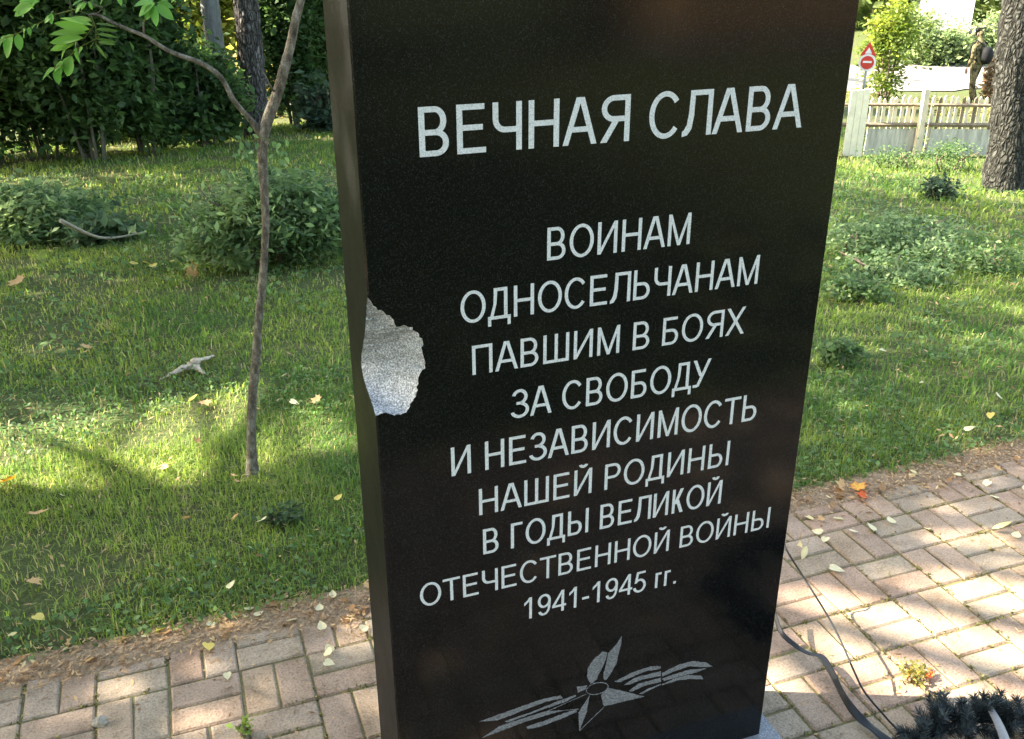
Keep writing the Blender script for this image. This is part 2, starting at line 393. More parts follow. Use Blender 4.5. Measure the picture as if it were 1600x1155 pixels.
def chip():
    NU = 26; V = []
    for i in range(NS):
        A = np.array([RF[i, 0], 0, RF[i, 1]]); B = np.array([XL, RS[i, 0], RS[i, 1]])
        if i in (0, NS-1): B = A.copy()
        for k in range(NU):
            u = k/(NU-1); P = A*(1-u)+B*u; e = math.sin(math.pi*u)*math.sin(math.pi*i/(NS-1))**.5
            nz = fbm(np.array(P[0]*60+P[1]*50), np.array(P[2]*60), 4)-.5
            fz_ = float(fbm(np.array(P[0]*22+P[1]*30+3), np.array(P[2]*26), 2)-.5); lip = (1-math.exp(-u*16))*(1-u)**.6*math.sin(math.pi*i/(NS-1))**.4
            q = lip*.007+e*(.002+.014*float(nz)+.022*fz_); V.append(L(P+np.array([.5, .86, 0])*q))
    F = [(i*NU+k, i*NU+k+1, (i+1)*NU+k+1, (i+1)*NU+k) for i in range(NS-1) for k in range(NU-1)]
    o = mesh_py('broken_patch', V, F, MAT['broken'], stele); o['label'] = 'rough pale grey broken patch on the left edge'
chip()
MB().box((0.008, -.03, .018-.03), (XR-XL+.075, TH+.12, .036+.06), ch=.004).build('base_plinth', MAT['plinth'], stele)

# --- letters: strokes as flat polygons in (0..w, 0..1); one mesh per line
ADV = dict(zip('ВЕЧНАЯСЛОИМДЬПШБХЗУТРГЫКЙ', [.667, .667, .645, .722, .667, .722, .722, .656, .778, .719, .833, .677, .656, .719, .917, .656, .667, .604, .635, .611, .667, .543, .885, .583, .719]))
ADV.update({c: .556 for c in '1945'}); ADV.update({'-': .333, '.': .278, ' ': .278, 'г': .365})
def glyph(c, w, t):
    out = []; th = t*.92
    bar = lambda x0, y0, x1, y1: out.append([(x0, y0), (x1, y0), (x1, y1), (x0, y1)])
    def diag(x0, y0, x1, y1, hw=None):
        L_ = math.hypot(x1-x0, y1-y0); h = hw or t/2*L_/abs(y1-y0)
        out.append([(x0-h, y0), (x0+h, y0), (x1+h, y1), (x1-h, y1)])
    def arc(cx, cy, rx, ry, a0, a1, n=18):
        a = [math.radians(a0+(a1-a0)*i/n) for i in range(n+1)]
        for p, q in zip(a[:-1], a[1:]):
            out.append([(cx+rx*math.cos(p), cy+ry*math.sin(p)), (cx+rx*math.cos(q), cy+ry*math.sin(q)),
                        (cx+(rx-t)*math.cos(q), cy+(ry-th)*math.sin(q)), (cx+(rx-t)*math.cos(p), cy+(ry-th)*math.sin(p))])
    def bowl(x0, x1, y0, y1, flip=False, mid=True, top=True):   # D-shaped bowl from the stem at x0 to x1
        ry = (y1-y0)/2; rx = min(abs(x1-x0)*.55, ry*1.05); s = -1 if flip else 1
        xc = x1-s*rx
        if top: bar(min(x0, xc), y1-th, max(x0, xc), y1)
        if mid: bar(min(x0, xc), y0, max(x0, xc), y0+th)
        arc(xc, (y0+y1)/2, rx, ry, *((90, 270) if flip else (-90, 90)))
    def breve():
        arc(w/2, 1.20, w*.26, .15, 190, 350, 10)
    if c == 'А':
        h = t*.53; diag(h, 0, w/2-.035*w, 1); diag(w-h, 0, w/2+.035*w, 1); bar(w*.22, .27, w*.78, .27+th)
    elif c == 'Б': bar(0, 0, t, 1); bar(t, 1-th, w*.9, 1); bowl(t, w, 0, .58)
    elif c == 'В': bar(0, 0, t, 1); bowl(t, w, 0, .54); bowl(t, w*.93, .54-th, 1, mid=False)
    elif c == 'Г': bar(0, 0, t, 1); bar(t, 1-th, w, 1)
    elif c == 'Д':
        bar(0, 0, w, th); bar(0, -.21, t*.9, 0); bar(w-t*.9, -.21, w, 0); bar(w*.86-t, th, w*.86, 1); bar(w*.26, 1-th, w*.86-t, 1)
        out.append([(w*.10, th), (w*.10+t*.9, th), (w*.245+t*.85, .5), (w*.26+t, 1-th), (w*.26, 1-th), (w*.245, .5)])
    elif c == 'Е': bar(0, 0, t, 1); bar(t, 0, w, th); bar(t, 1-th, w*.96, 1); bar(t, .47, w*.9, .47+th)
    elif c == 'З':
        arc(w*.48, .735, w*.44, .265, -80, 165); arc(w*.48, .28, w*.52, .28, -165, 80); bar(w*.30, .47, w*.58, .47+th*.95)
    elif c in 'ИЙ':
        bar(0, 0, t, 1); bar(w-t, 0, w, 1)
        out.append([(t, 0), (t, .2), (w-t, 1), (w-t, .8)])
        if c == 'Й': breve()
    elif c == 'К': bar(0, 0, t, 1); diag(w-t*.62, 0, t*1.75, .56, t*.60); diag(t*1.0, .38, w-t*.8, 1, t*.60)
    elif c == 'Л':
        bar(w-t, 0, w, 1); bar(w*.22, 1-th, w-t, 1)
        out.append([(w*.22, 1-th), (w*.22+t, 1-th), (w*.22+t*.95, .45), (w*.17+t*.9, .16), (w*.08+t*.6, .02), (0, -.01), (0, th*.95), (w*.06, th+.02), (w*.15, .25), (w*.2, .5)])
    elif c == 'М':
        bar(0, 0, t, 1); bar(w-t, 0, w, 1)
        out.append([(t, 1), (t, .72), (w/2-t*.45, 0), (w/2, 0), (w/2, .17)]); out.append([(w-t, 1), (w/2, .17), (w/2, 0), (w/2+t*.45, 0), (w-t, .72)])
    elif c == 'Н': bar(0, 0, t, 1); bar(w-t, 0, w, 1); bar(t, .46, w-t, .46+th)
    elif c == 'О': arc(w/2, .5, w/2, .515, 0, 360, 40)
    elif c == 'П': bar(0, 0, t, 1); bar(w-t, 0, w, 1); bar(t, 1-th, w-t, 1)
    elif c == 'Р': bar(0, 0, t, 1); bowl(t, w, .42, 1)
    elif c == 'С': arc(w*.52, .5, w*.52, .515, 38, 322, 34)
    elif c == 'Т': bar(w/2-t/2, 0, w/2+t/2, 1-th); bar(0, 1-th, w, 1)
    elif c == 'У':
        diag(w*.30, .02, w-t*.55, 1); diag(w*.47, .40, t*.55, 1)
        out.append([(w*.05, 0), (w*.30, 0), (w*.36, .12), (w*.27, th), (w*.05, th)])
    elif c == 'Х': diag(t*.6, 0, w-t*.65, 1); diag(w-t*.6, 0, t*.65, 1)
    elif c == 'Ч':
        bar(w-t, 0, w, 1); bar(0, .66, t, 1); arc(w*.42, .66, w*.42, .28, 180, 270, 10); bar(w*.42, .38, w-t, .38+th)
    elif c == 'Ш': bar(0, 0, t, 1); bar(w-t, 0, w, 1); bar(w/2-t/2, th, w/2+t/2, 1); bar(t, 0, w-t, th)
    elif c == 'Ь': bar(0, 0, t, 1); bowl(t, w, 0, .58)
    elif c == 'Ы': bar(0, 0, t, 1); bowl(t, w*.68, 0, .58); bar(w-t, 0, w, 1)
    elif c == 'Я': bar(w-t, 0, w, 1); bowl(w-t, 0.02*w, .44, 1, flip=True); diag(t*.6, 0, w*.52, .46, t*.62)
    elif c == '1': bar(w*.5, 0, w*.5+t, 1); out.append([(w*.5, 1), (w*.5, .82), (w*.14, .64), (w*.14, .78), (w*.36, .88)])
    elif c == '9':
        arc(w/2, .68, w/2, .325, 0, 360, 28); out.append([(w-t, .68), (w, .68), (w*.97, .35), (w*.86, .14), (w*.68, .02), (w*.45, -.01), (w*.45, th*.9), (w*.62, .13), (w*.76, .27)])
        arc(w*.46, .24, w*.42, .25, 190, 275, 8)
    elif c == '4':
        bar(w*.66, 0, w*.66+t, 1); bar(0, .23, w*.66, .23+th); bar(w*.66+t, .23, w, .23+th)
        out.append([(0, .23+th), (t*1.1, .23+th), (w*.66, .82), (w*.66, 1)])
    elif c == '5':
        out.append([(w*.06, .46), (w*.06+t, .46), (w*.22+t*.8, 1-th), (w*.22, 1)]); bar(w*.22, 1-th, w*.92, 1); arc(w*.47, .32, w*.53, .335, -165, 140, 28)
    elif c == '-': bar(0, .30, w, .30+t)
    elif c == '.': bar(0, 0, t*1.05, t*1.05)
    elif c == 'г': bar(0, 0, t, .73); bar(t, .73-th, w, .73)
    return out
SB = {'А': .0, 'Х': .01, 'У': .01, 'Л': .02, 'Д': .02, 'О': .045, 'С': .045, 'З': .035, 'Т': .02, 'Ч': .06, '.': .09, 'г': .07, '-': .04, '1': .03, '9': .04, '4': .02, '5': .04}
def text_line(txt, x0, x1, zb, cap, tk):
    cur = 0; items = []
    for ch in txt:
        a = ADV[ch]/.716; s = SB.get(ch, .08)*1.25
        if ch != ' ': items.append((ch, cur+s, a-2*s))
        cur += a
    lo = items[0][1]; hi = items[-1][1]+items[-1][2]; k = (x1-x0)/(hi-lo)/cap
    mb = MB(); i = 0
    for ch, p, wd in items:
        for poly in glyph(ch, wd*k, tk):
            i += 1; yy = -.0004-.00003*(i % 12)
            P = [L((x0+((p-lo)*k+q[0])*cap, yy, zb+q[1]*cap)) for q in poly]
            mb.add(P, [tuple(range(len(P)))])
    o = mb.build('inscription_line', MAT['letter'], stele)
    o['label'] = 'engraved white line reading ' + txt
LINES = [('ВЕЧНАЯ СЛАВА', (655.8, 245), (1251.5, 199.8), .0772, .126), ('ВОИНАМ', (854.5, 407), (1077, 381.4), .0585, .113), ('ОДНОСЕЛЬЧАНАМ', (720, 506.5), (1182.8, 443), .0575, .113),
         ('ПАВШИМ В БОЯХ', (738.2, 587), (1162, 520), .0560, .113), ('ЗА СВОБОДУ', (798.5, 653), (1108, 604), .0585, .113), ('И НЕЗАВИСИМОСТЬ', (705.6, 743.9), (1180, 656), .0600, .113),
         ('НАШЕЙ РОДИНЫ', (748.7, 805), (1137.4, 726.8), .0575, .113), ('В ГОДЫ ВЕЛИКОЙ', (755, 866.9), (1125.6, 786), .0575, .113), ('ОТЕЧЕСТВЕННОЙ ВОЙНЫ', (657, 948.6), (1200.4, 824.6), .0530, .113), ('1941-1945 гг.', (816, 968.5), (1056, 911.8), .0530, .113)]
for txt, a, bq, cap, tk in LINES:
    A = fpt(*a); B = fpt(*bq); text_line(txt, A[0], B[0], (A[1]+B[1])/2, cap, tk)
# --- emblem: star with flame and ribbons, engraved in grey
ez = lambda x, y: (700+x/2.963, 960+y/2.963)
emb = empty('emblem', (0, 0, 0)); emb.parent = stele; emb['label'] = 'engraved grey emblem of a star with a flame and a fluttering ribbon'
def emboss(name, polys):
    mb = MB()
    for i, p in enumerate(polys):
        P = []
        Q = []
        for q0, q1 in zip(p, p[1:]+p[:1]):
            m_ = max(1, int(math.hypot(q1[0]-q0[0], q1[1]-q0[1])/9))
            for k in range(m_): Q.append((q0[0]+(q1[0]-q0[0])*k/m_+random.gauss(0, .7), q0[1]+(q1[1]-q0[1])*k/m_+random.gauss(0, .7)))
        for q in Q:
            x, z = fpt(*ez(*q)); P.append(L((x, -.0005-.00003*i, z)))
        mb.add(P, [tuple(range(len(P)))])
    return mb.build(name, MAT['emblem'], emb)
def stroke(a, b, wd=3.0):
    d = np.array(b, float)-np.array(a, float); d /= np.linalg.norm(d); nn = np.array([-d[1], d[0]])*wd/2
    return [tuple(np.array(a)+nn), tuple(np.array(b)+nn), tuple(np.array(b)-nn), tuple(np.array(a)-nn)]
emboss('flame', [[(660, 322), (642, 290), (648, 245), (675, 205), (715, 172), (738, 175), (728, 215), (712, 250), (698, 275), (690, 300), (672, 315)],
                 [(722, 305), (718, 275), (730, 235), (740, 180), (760, 158), (785, 130), (805, 98), (800, 140), (788, 190), (778, 230), (755, 272), (735, 300)]])
el = [(690+52*math.cos(a)*math.cos(.25)+26*math.sin(a)*math.sin(.25), 342-52*math.cos(a)*math.sin(.25)+26*math.sin(a)*math.cos(.25)) for a in np.linspace(0, 2*math.pi, 25)]
emboss('star', [[(708, 374), (742, 340), (800, 352), (910, 380), (720, 425)], [(655, 374), (603, 455), (608, 540), (642, 450)], [(595, 335), (645, 327), (636, 347), (600, 362)],
                stroke((608, 538), (722, 428), 3.5), stroke((640, 368), (455, 450)), stroke((455, 450), (606, 438))]+[stroke(p, q, 4) for p, q in zip(el[:-1], el[1:])])
emboss('ribbon', [[(140, 497), (300, 440), (440, 390), (520, 375), (530, 388), (450, 405), (320, 455), (230, 490)], [(262, 494), (400, 445), (500, 405), (590, 372), (594, 378), (540, 406), (450, 435), (330, 480), (275, 500)],
                  [(155, 572), (240, 515), (350, 480), (450, 448), (535, 445), (460, 465), (350, 500), (230, 545)], [(360, 520), (450, 490), (540, 455), (595, 440), (595, 452), (520, 485), (430, 518), (370, 532)]])
emboss('ribbon', [[(770, 310), (860, 265), (940, 240), (985, 238), (985, 252), (920, 262), (850, 290), (790, 315)], [(812, 327), (870, 290), (985, 262), (985, 285), (900, 300), (840, 325)],
                  [(835, 355), (880, 320), (985, 292), (985, 312), (910, 330), (850, 358)], [(885, 366), (930, 342), (985, 320), (985, 325), (900, 368)],
                  [(990, 270), (1060, 235), (1130, 215), (1190, 220), (1225, 240), (1180, 245), (1120, 240), (1050, 262), (990, 288)], [(990, 297), (1060, 272), (1120, 255), (1195, 250), (1150, 268), (1080, 285), (1000, 308)],
                  [(990, 322), (1050, 295), (1110, 280), (1170, 282), (1182, 300), (1120, 298), (1060, 305), (990, 328)]])

# ------------------------------------------------------------------ foliage helpers
def leaf_batch(P, size, ratio=.5, up=.3, cols=None, droop=0.0, rng=RNG):
    """folded four-point leaves at points P; returns verts, faces, colours"""
    N = len(P); d = rng.normal(size=(N, 3)); d[:, 2] = d[:, 2]*.6-droop; d /= np.linalg.norm(d, axis=1)[:, None]
    n0 = rng.normal(size=(N, 3)); n0[:, 2] += up*3
    s = np.cross(d, n0); s /= np.linalg.norm(s, axis=1)[:, None]+1e-9; nn = np.cross(s, d)
    ln = size*(.6+.8*rng.random(N))[:, None]; wd = ln*ratio*.5
    a = P; tip = P+d*ln; mid = P+d*ln*.45
    l = mid+s*wd+nn*wd*.35; r_ = mid-s*wd+nn*wd*.35
    v = np.stack([a, l, tip, r_], 1).reshape(-1, 3); i = np.arange(N)*4
    f = np.stack([i, i+1, i+2, i, i+2, i+3], -1).reshape(-1, 3)
    c = np.repeat(cols, 4, axis=0) if cols is not None else None
    return v, f, c
def mixcols(N, a, b, rng=RNG, jitter=.25, clump=None):
    t = rng.random(N) if clump is None else np.clip(clump+rng.normal(0, .15, N), 0, 1)
    c = np.array(a)*(1-t[:, None])+np.array(b)*t[:, None]
    return c*(1+jitter*rng.normal(size=(N, 1))).clip(.4, 1.8)
def clump_points(N, c, r, k=24, rng=RNG, spread=.28, low=0.0):
    """points gathered in k clumps over an ellipsoid"""
    q = rng.normal(size=(k, 3)); q /= np.linalg.norm(q, axis=1)[:, None]; q *= (.45+.5*rng.random((k, 1))); q[:, 2] = np.maximum(q[:, 2], -1+low)
    idx = rng.integers(0, k, N); u = rng.normal(size=(N, 3))*spread*(.6+.8*rng.random((k, 1)))[idx]
    return np.array(c)+(q[idx]+u)*np.array(r), rng.random(k)[idx]
BARKS = {}
def trunk_mesh(name, path, rads, mat, parent, rough=.08, n=40, m=90, fl=0.0):
    path = np.array(path); s = np.r_[0, np.cumsum(np.linalg.norm(np.diff(path, axis=0), axis=1))]; q = np.linspace(0, s[-1], m)
    C = np.stack([np.interp(q, s, path[:, i]) for i in range(3)], -1); R = np.interp(q, s, rads)
    th = np.linspace(0, 2*math.pi, n, endpoint=False); T, H = np.meshgrid(th, q)
    off = RNG.random()*40
    nz = fbm(np.abs(np.cos(T/1.0))*5+off+np.sin(T)*5+20, H*4/max(.15, R.mean())*.25, 4)
    rid = np.abs(nz-.5)*2
    rad = R[:, None]*(1-rough+rough*2.2*rid); rad *= 1+fl*np.exp(-H/(.5*R.mean()+.15))*(1+.3*np.cos(T*5+off))
    V = np.stack([C[:, 0][:, None]+rad*np.cos(T), C[:, 1][:, None]+rad*np.sin(T), np.repeat(C[:, 2][:, None], n, 1)], -1).reshape(-1, 3)
    i = np.arange(m*n).reshape(m, n); f = np.stack([i[:-1], np.roll(i, -1, 1)[:-1], np.roll(i, -1, 1)[1:], i[1:]], -1).reshape(-1, 4)
    return mesh_quads(name, V, f, mat, parent, smooth=True)

# ------------------------------------------------------------------ canopy trees (shade over the lawn; they stand outside the picture)
def sun_ground(P, z=-.1): t = (P[:, 2]-z)/SUN[2]; return P-t[:, None]*SUN[None, :]
def gap(P):
    """1 = leaves kept, 0 = holes cut into the crowns to shape the sun patches"""
    g = sun_ground(P); x, y = g[:, 0], g[:, 1]; wob = (fbm(x*3+5, y*3+9, 3)-.5)
    keep = np.full(len(P), .84)
    keep = np.where(y < 1.0+.3*wob, np.where(x < .9, .52, .97), keep); keep = np.where(y < -.7, .9, keep)
    band = (np.abs(y-2.47-.03*x+.14*wob) < .60+.1*wob) & (x < .85+wob) & (x > -4)
    keep = np.where(band, .0, keep)
    band2 = (np.abs(y-2.45+.5*wob) < .35) & (x >= .75+wob) & (x < 1.2); keep = np.where(band2, .5, keep)
    pv = ((x-2.25)/1.05)**2+((y-.06+.12*wob)/.40)**2 < 1; keep = np.where(pv, .0, keep)
    pv2 = (((x-1.45)/.40)**2+((y-.26)/.30)**2 < 1) & ~pv; keep = np.where(pv2, .25, keep)
    fl = vnoise(x*2.1+30, y*2.6+11) > .80; keep = np.where(fl & (y > 1), .55, keep)
    keep = np.where((x > 7.2+.6*wob), .0, keep); keep = np.where(y > 15, .5, keep)
    return keep
def canopy_tree(x, y, h, r, n, kind, lab):
    t = empty('deciduous_tree' if kind else 'pine_tree', (x, y, gz(x, y))); setp(t, lab, 'tree', 'shade trees around the lawn')
    trunk_mesh('trunk', [(0, 0, -.1), (.05, .02, h*.3), (-.05, .06, h*.6), (0, 0, h*.95)], [.2, .17, .13, .04], MAT['bark_dark'], t, n=20, m=40, fl=.4)
    mb = MB(); R = random.Random(int(x*31+y*7))
    for i in range(14):
        a = R.random()*6.28; z0 = h*(.42+.4*R.random()); rr = r*(.6+.35*R.random())
        p = [(0, 0, z0), (math.cos(a)*rr*.5, math.sin(a)*rr*.5, z0+.5), (math.cos(a)*rr, math.sin(a)*rr, z0+.9)]; mb.tube(p, [.06, .04, .012], 6)
    mb.build('branches', MAT['bark_dark'], t)
    rng = np.random.default_rng(int(abs(x*100+y*17)))
    P, cl = clump_points(int(n*.95), (x, y, gz(x, y)+h*.74), (r, r, h*.27), 60, rng, .2)
    k = rng.random(len(P)) < gap(P); k &= P[:, 2] > 2.6; P = P[k]; cl = cl[k]  # leaves removed so that sun patches fall on chosen ground
    P = P-np.array([x, y, gz(x, y)])
    v, f, c = leaf_batch(P, .17, .62, .5, mixcols(len(P), (.035, .075, .014), (.08, .13, .025), rng, .2, cl), rng=rng)
    mesh_quads('crown', v, f, MAT['leaf'], t, c)
CT = [(-5.2, 3.85, 7.5, 3.4, 7000), (-6.6, 7.6, 8.5, 3.8, 8000), (-5.0, 11.6, 8.5, 3.8, 8000), (-9.5, 5.75, 9.5, 3.8, 8000), (-10.5, 10.0, 9.5, 4.0, 8000), (-2.7, 8.4, 8.0, 4.3, 12000),
      (-6.5, -1.2, 8.0, 3.6, 7000), (-10.2, -0.6, 9.0, 3.6, 7000), (-3.2, 14.8, 9, 3.6, 7000), (-8, 15.5, 10, 4.2, 8000), (-7.6, 3.1, 8.0, 3.0, 6000), (-7.0, -4.8, 8.5, 3.8, 7000)]
for i, q in enumerate(CT): canopy_tree(*q, 1, 'tall leafy tree left of the lawn, outside the picture, whose crown shades the grass')

# ------------------------------------------------------------------ grass, weeds, litter
def frustum_pts(N, D0, D1, am=.14):
    hf = math.atan(800/FPX)+am
    out = []
    while sum(map(len, out)) < N:
        D = np.sqrt(RNG.random(N)*(D1**2-D0**2)+D0**2); a = YAW+(RNG.random(N)*2-1)*(hf+.12*(D0 < 5))
        x = CAM[0]+D*np.sin(a); y = CAM[1]+D*np.cos(a); k = y > .93+.06*(fbm(x*4, x*0+3.3)-.5)*2; out.append(np.stack([x[k], y[k]], -1))
    return np.concatenate(out)[:N]
def grass():
    Vs, Fs, Cs = [], [], []; base = 0
    for (D0, D1, N, h, wd) in ((2.2, 4.2, 76000, .035, .0034), (4.2, 8.5, 110000, .040, .0065), (8.5, 20, 90000, .06, .016)):
        P = frustum_pts(N, D0, D1); x, y = P[:, 0], P[:, 1]
        pat = fbm(x*2.3, y*2.3, 4); bare = fbm(x*1.4+20, y*1.4+11, 4)
        k = (RNG.random(N) < np.clip((.60-bare)*8+.3, .24, 1)) & (RNG.random(N) < np.clip((y-.92)/.09, .04, 1))
        x, y, pat, bare = x[k], y[k], pat[k], bare[k]; n_ = len(x)
        z = gz_np(x, y)+.035*(fbm(x*1.1, y*1.1)-.5)*np.clip((y-1.0)/1.0, 0, 1)-.006
        H = h*(.45+.9*RNG.random(n_))*(.55+.95*pat)*np.where(y < 1.25, 1.0, 1.0); H *= np.where(RNG.random(n_) < .05, 1.7, 1)
        az = RNG.random(n_)*6.283; lean = np.abs(RNG.normal(.65, .45, n_)).clip(0, 1.7)
        dx, dy = np.cos(az), np.sin(az); sx, sy = -dy, dx
        W = wd*(.6+.8*RNG.random(n_))
        b0 = np.stack([x, y, z], -1); side_ = np.stack([sx, sy, 0*sx], -1)
        m1 = b0+np.stack([dx*H*lean*.25, dy*H*lean*.25, H*.55], -1); tp = b0+np.stack([dx*H*lean*.9, dy*H*lean*.9, H*(1-.35*lean)], -1)
        v = np.stack([b0-side_*W[:, None]*.5, b0+side_*W[:, None]*.5, m1+side_*W[:, None]*.42, m1-side_*W[:, None]*.42, tp+side_*W[:, None]*.07, tp-side_*W[:, None]*.07], 1).reshape(-1, 3)
        i = np.arange(n_)*6+base; f = np.stack([i, i+1, i+2, i+3, i+3, i+2, i+4, i+5], -1).reshape(-1, 4); base += n_*6
        t = np.clip(.5+1.6*(fbm(x*1.7+9, y*1.7, 3)-.5)+RNG.normal(0, .22, n_), 0, 1)[:, None]
        c = np.array([.084, .162, .038])*(1-t)+np.array([.245, .30, .066])*t
        dry = (RNG.random(n_) < .06+1.1*np.clip(bare-.5, 0, 1))[:, None]; c = np.where(dry, np.array([.36, .31, .15]), c)
        c = c*(.75+.5*RNG.random((n_, 1)))
        Vs.append(v); Fs.append(f); Cs.append(np.repeat(c, 6, axis=0))
    setp(mesh_quads('grass', np.concatenate(Vs), np.concatenate(Fs), MAT['grass'], cols=np.concatenate(Cs)), 'short green lawn grass around the stele, thin and dry in places', 'grass', kind='stuff')
grass()
def weeds():
    P1 = frustum_pts(20000, 2.2, 5.0); P2 = frustum_pts(26000, 5, 13)
    Vs, Fs, Cs = [], [], []; b0 = 0
    for P, s in ((P1, .019), (P2, .036)):
        k = fbm(P[:, 0]*1.9+3, P[:, 1]*1.9+40, 3) > .46; P = P[k]; z = gz_np(P[:, 0], P[:, 1])+RNG.random(len(P))*.045
        Q = np.stack([P[:, 0], P[:, 1], z], -1)
        v, f, c = leaf_batch(Q, s, .75, 1.0, mixcols(len(Q), (.07, .14, .045), (.16, .23, .09)))
        Vs.append(v); Fs.append(f+b0); Cs.append(c); b0 += len(v)
    setp(mesh_quads('ground_weeds', np.concatenate(Vs), np.concatenate(Fs), MAT['grass'], cols=np.concatenate(Cs)), 'small round leaved weeds mixed into the lawn', 'weeds', kind='stuff')
weeds()
def litter():
    N = 15000; x = RNG.random(N)*9-3.2; y = .915+RNG.normal(0, .055, N)+.06*(fbm(x*2.2, x*0+8.8, 3)-.5)*2
    k = (y > .74) & (y < 1.12); x, y = x[k], y[k]
    N2 = 3200; x2 = RNG.random(N2)*7-2; y2 = RNG.random(N2)*2.2-1.3
    P3 = frustum_pts(4200, 2.3, 9); x = np.r_[x, x2, P3[:, 0]]; y = np.r_[y, y2, P3[:, 1]]; Q = np.stack([x, y, gz_np(x, y)+.002+RNG.random(len(x))*.016*(y > .8)+.022*(y > 1.05)], -1); N = len(x)
    az = RNG.random(N)*6.283; ln = (.006+.024*RNG.random(N)**1.6)*np.where(y > 1.05, 1.5, 1); wd = .0012+.0045*RNG.random(N)**2
    d = np.stack([np.cos(az), np.sin(az), RNG.normal(0, .18, N)], -1)*ln[:, None]; s = np.stack([-np.sin(az), np.cos(az), RNG.normal(0, .3, N)], -1)*wd[:, None]
    v = np.stack([Q-d*.5, Q+s, Q+d*.5, Q-s], 1).reshape(-1, 3); v[:, 2] = np.maximum(v[:, 2], gz_np(v[:, 0], v[:, 1])+.001)
    i = np.arange(N)*4; f = np.stack([i, i+1, i+2, i+3], -1)
    t = RNG.random(N)[:, None]; c = np.array([.17, .088, .043])*(1-t)+np.array([.56, .38, .20])*t
    setp(mesh_quads('leaf_litter', v, f, MAT['dryleaf'], cols=np.repeat(c, 4, axis=0)), 'brown needles and leaf crumbs along the edge of the paving', 'leaf litter', kind='stuff')
    # soil under the litter
    X = np.linspace(-4, 7, 221); V = []; F = []
    for i, xx in enumerate(X):
        wv = .05*(float(fbm(np.array(xx*3.0), np.array(2.2), 3))-.5)*2
        for yy, zz in ((.845+wv, -.004), (.875+wv*.6, .004), (.92, .005), (.965+wv*.6, .002), (1.02, -.012)): V.append((xx, yy, zz+.003*random.random()))
    for i in range(len(X)-1):
        for k in range(4): F.append((i*5+k, (i+1)*5+k, (i+1)*5+k+1, i*5+k+1))
    m = simple('litter_soil', (.27, .19, .12), .95, .6, 90, .8, .1, dist=.008)
    setp(mesh_py('soil_strip', V, F, m, smooth=True), kind='structure')
litter()
def moss():
    J = np.array([j for j in JOINTS if fbm(np.array(j[0]*1.8), np.array(j[1]*1.8+5), 3) > .33]); NM = 26000; idx = RNG.integers(0, len(J), NM)
    Q = np.c_[J[idx]+RNG.normal(0, .0042, (NM, 2)), -.005+.005*RNG.random(NM)]
    v, f, c = leaf_batch(Q, .008, .6, .6, mixcols(NM, (.075, .07, .03), (.30, .28, .10)), droop=-.3)
    setp(mesh_quads('joint_moss', v, f, MAT['grass'], cols=c), 'yellow green moss in the joints of the paving', 'moss', kind='stuff')
moss()

# ------------------------------------------------------------------ fallen leaves, one object each
def leaf_mesh(kind, cols):
    if kind == 'birch': o = [(0, 0), (.22, -.10), (.42, .08), (.46, .30), (.30, .62), (0, 1.0), (-.30, .62), (-.46, .30), (-.42, .08), (-.22, -.10)]
    elif kind == 'maple': o = [(0, -.1), (.18, .02), (.55, -.12), (.45, .12), (.85, .25), (.60, .40), (.72, .72), (.34, .58), (.22, .72), (0, 1.05), (-.22, .72), (-.34, .58), (-.72, .72), (-.60, .40), (-.85, .25), (-.45, .12), (-.55, -.12), (-.18, .02)]
    else: o = [(0, 0), (.12, .2), (.16, .5), (.10, .8), (0, 1.0), (-.10, .8), (-.16, .5), (-.12, .2)]
    V = [(0, .35, 0)]+[(x, y, .22*abs(x)+.12*(y-.35)**2) for x, y in o]; n_ = len(o)
    F = [(0, 1+i, 1+(i+1) % n_) for i in range(n_)]
    V += [(-.02, -.1 if kind != 'maple' else -.1, .01), (.02, -.1, .01), (.03, -.45, .03), (.0, -.45, .03)]; F.append((n_+1, n_+2, n_+3, n_+4))
    me = bpy.data.meshes.new('fallen_leaf'); me.from_pydata(V, [], F); me.update()
    c = np.array([cols[0]]+[cols[1+(i % (len(cols)-1))] for i in range(n_)]+[(.3, .2, .08)]*4); add_col(me, c); me.materials.append(MAT['dryleaf'])
    return me
LM = {'yellow': leaf_mesh('birch', [(.62, .48, .12), (.66, .52, .16), (.58, .46, .12)]), 'pale': leaf_mesh('birch', [(.66, .60, .38), (.70, .62, .40), (.60, .52, .30)]),
      'brown': leaf_mesh('birch', [(.32, .18, .08), (.38, .22, .10), (.26, .14, .06)]), 'orange': leaf_mesh('maple', [(.65, .38, .08), (.62, .20, .05), (.66, .45, .10), (.60, .25, .05)]),
      'red': leaf_mesh('maple', [(.62, .10, .03), (.55, .06, .03), (.65, .2, .05)]), 'tan': leaf_mesh('maple', [(.52, .32, .14), (.46, .26, .10), (.56, .38, .2)]), 'straw': leaf_mesh('willow', [(.66, .56, .30), (.6, .5, .26)])}
def fallen(px, py, kind, size, label, group=None, lift=.012):
    P = ground(px, py); o = bpy.data.objects.new('fallen_leaf', LM[kind]); COL.objects.link(o)
    if P[1] > 1.0: lift += .03
    o.location = (P[0], P[1], gz(P[0], P[1])+lift); o.scale = (size*.85,)*3
    o.rotation_euler = (random.gauss(0, .3), random.gauss(0, .3), random.random()*6.28)
    setp(o, label, 'leaf', group); return o
G1 = 'yellow leaves fallen on the paving'
for px, py, s in ((326, 1012, .045), (245, 992, .035)): fallen(px, py, 'yellow', s, 'bright yellow leaf fallen on the litter at the paving edge left of the stele', G1)
for px, py, s in ((60, 982, .045),): fallen(px, py, 'yellow', s, 'round yellow leaf lying on dark grass at the lower left')
fallen(113, 1010, 'tan', .022, 'small tan leaf on the litter strip near the lower left corner')
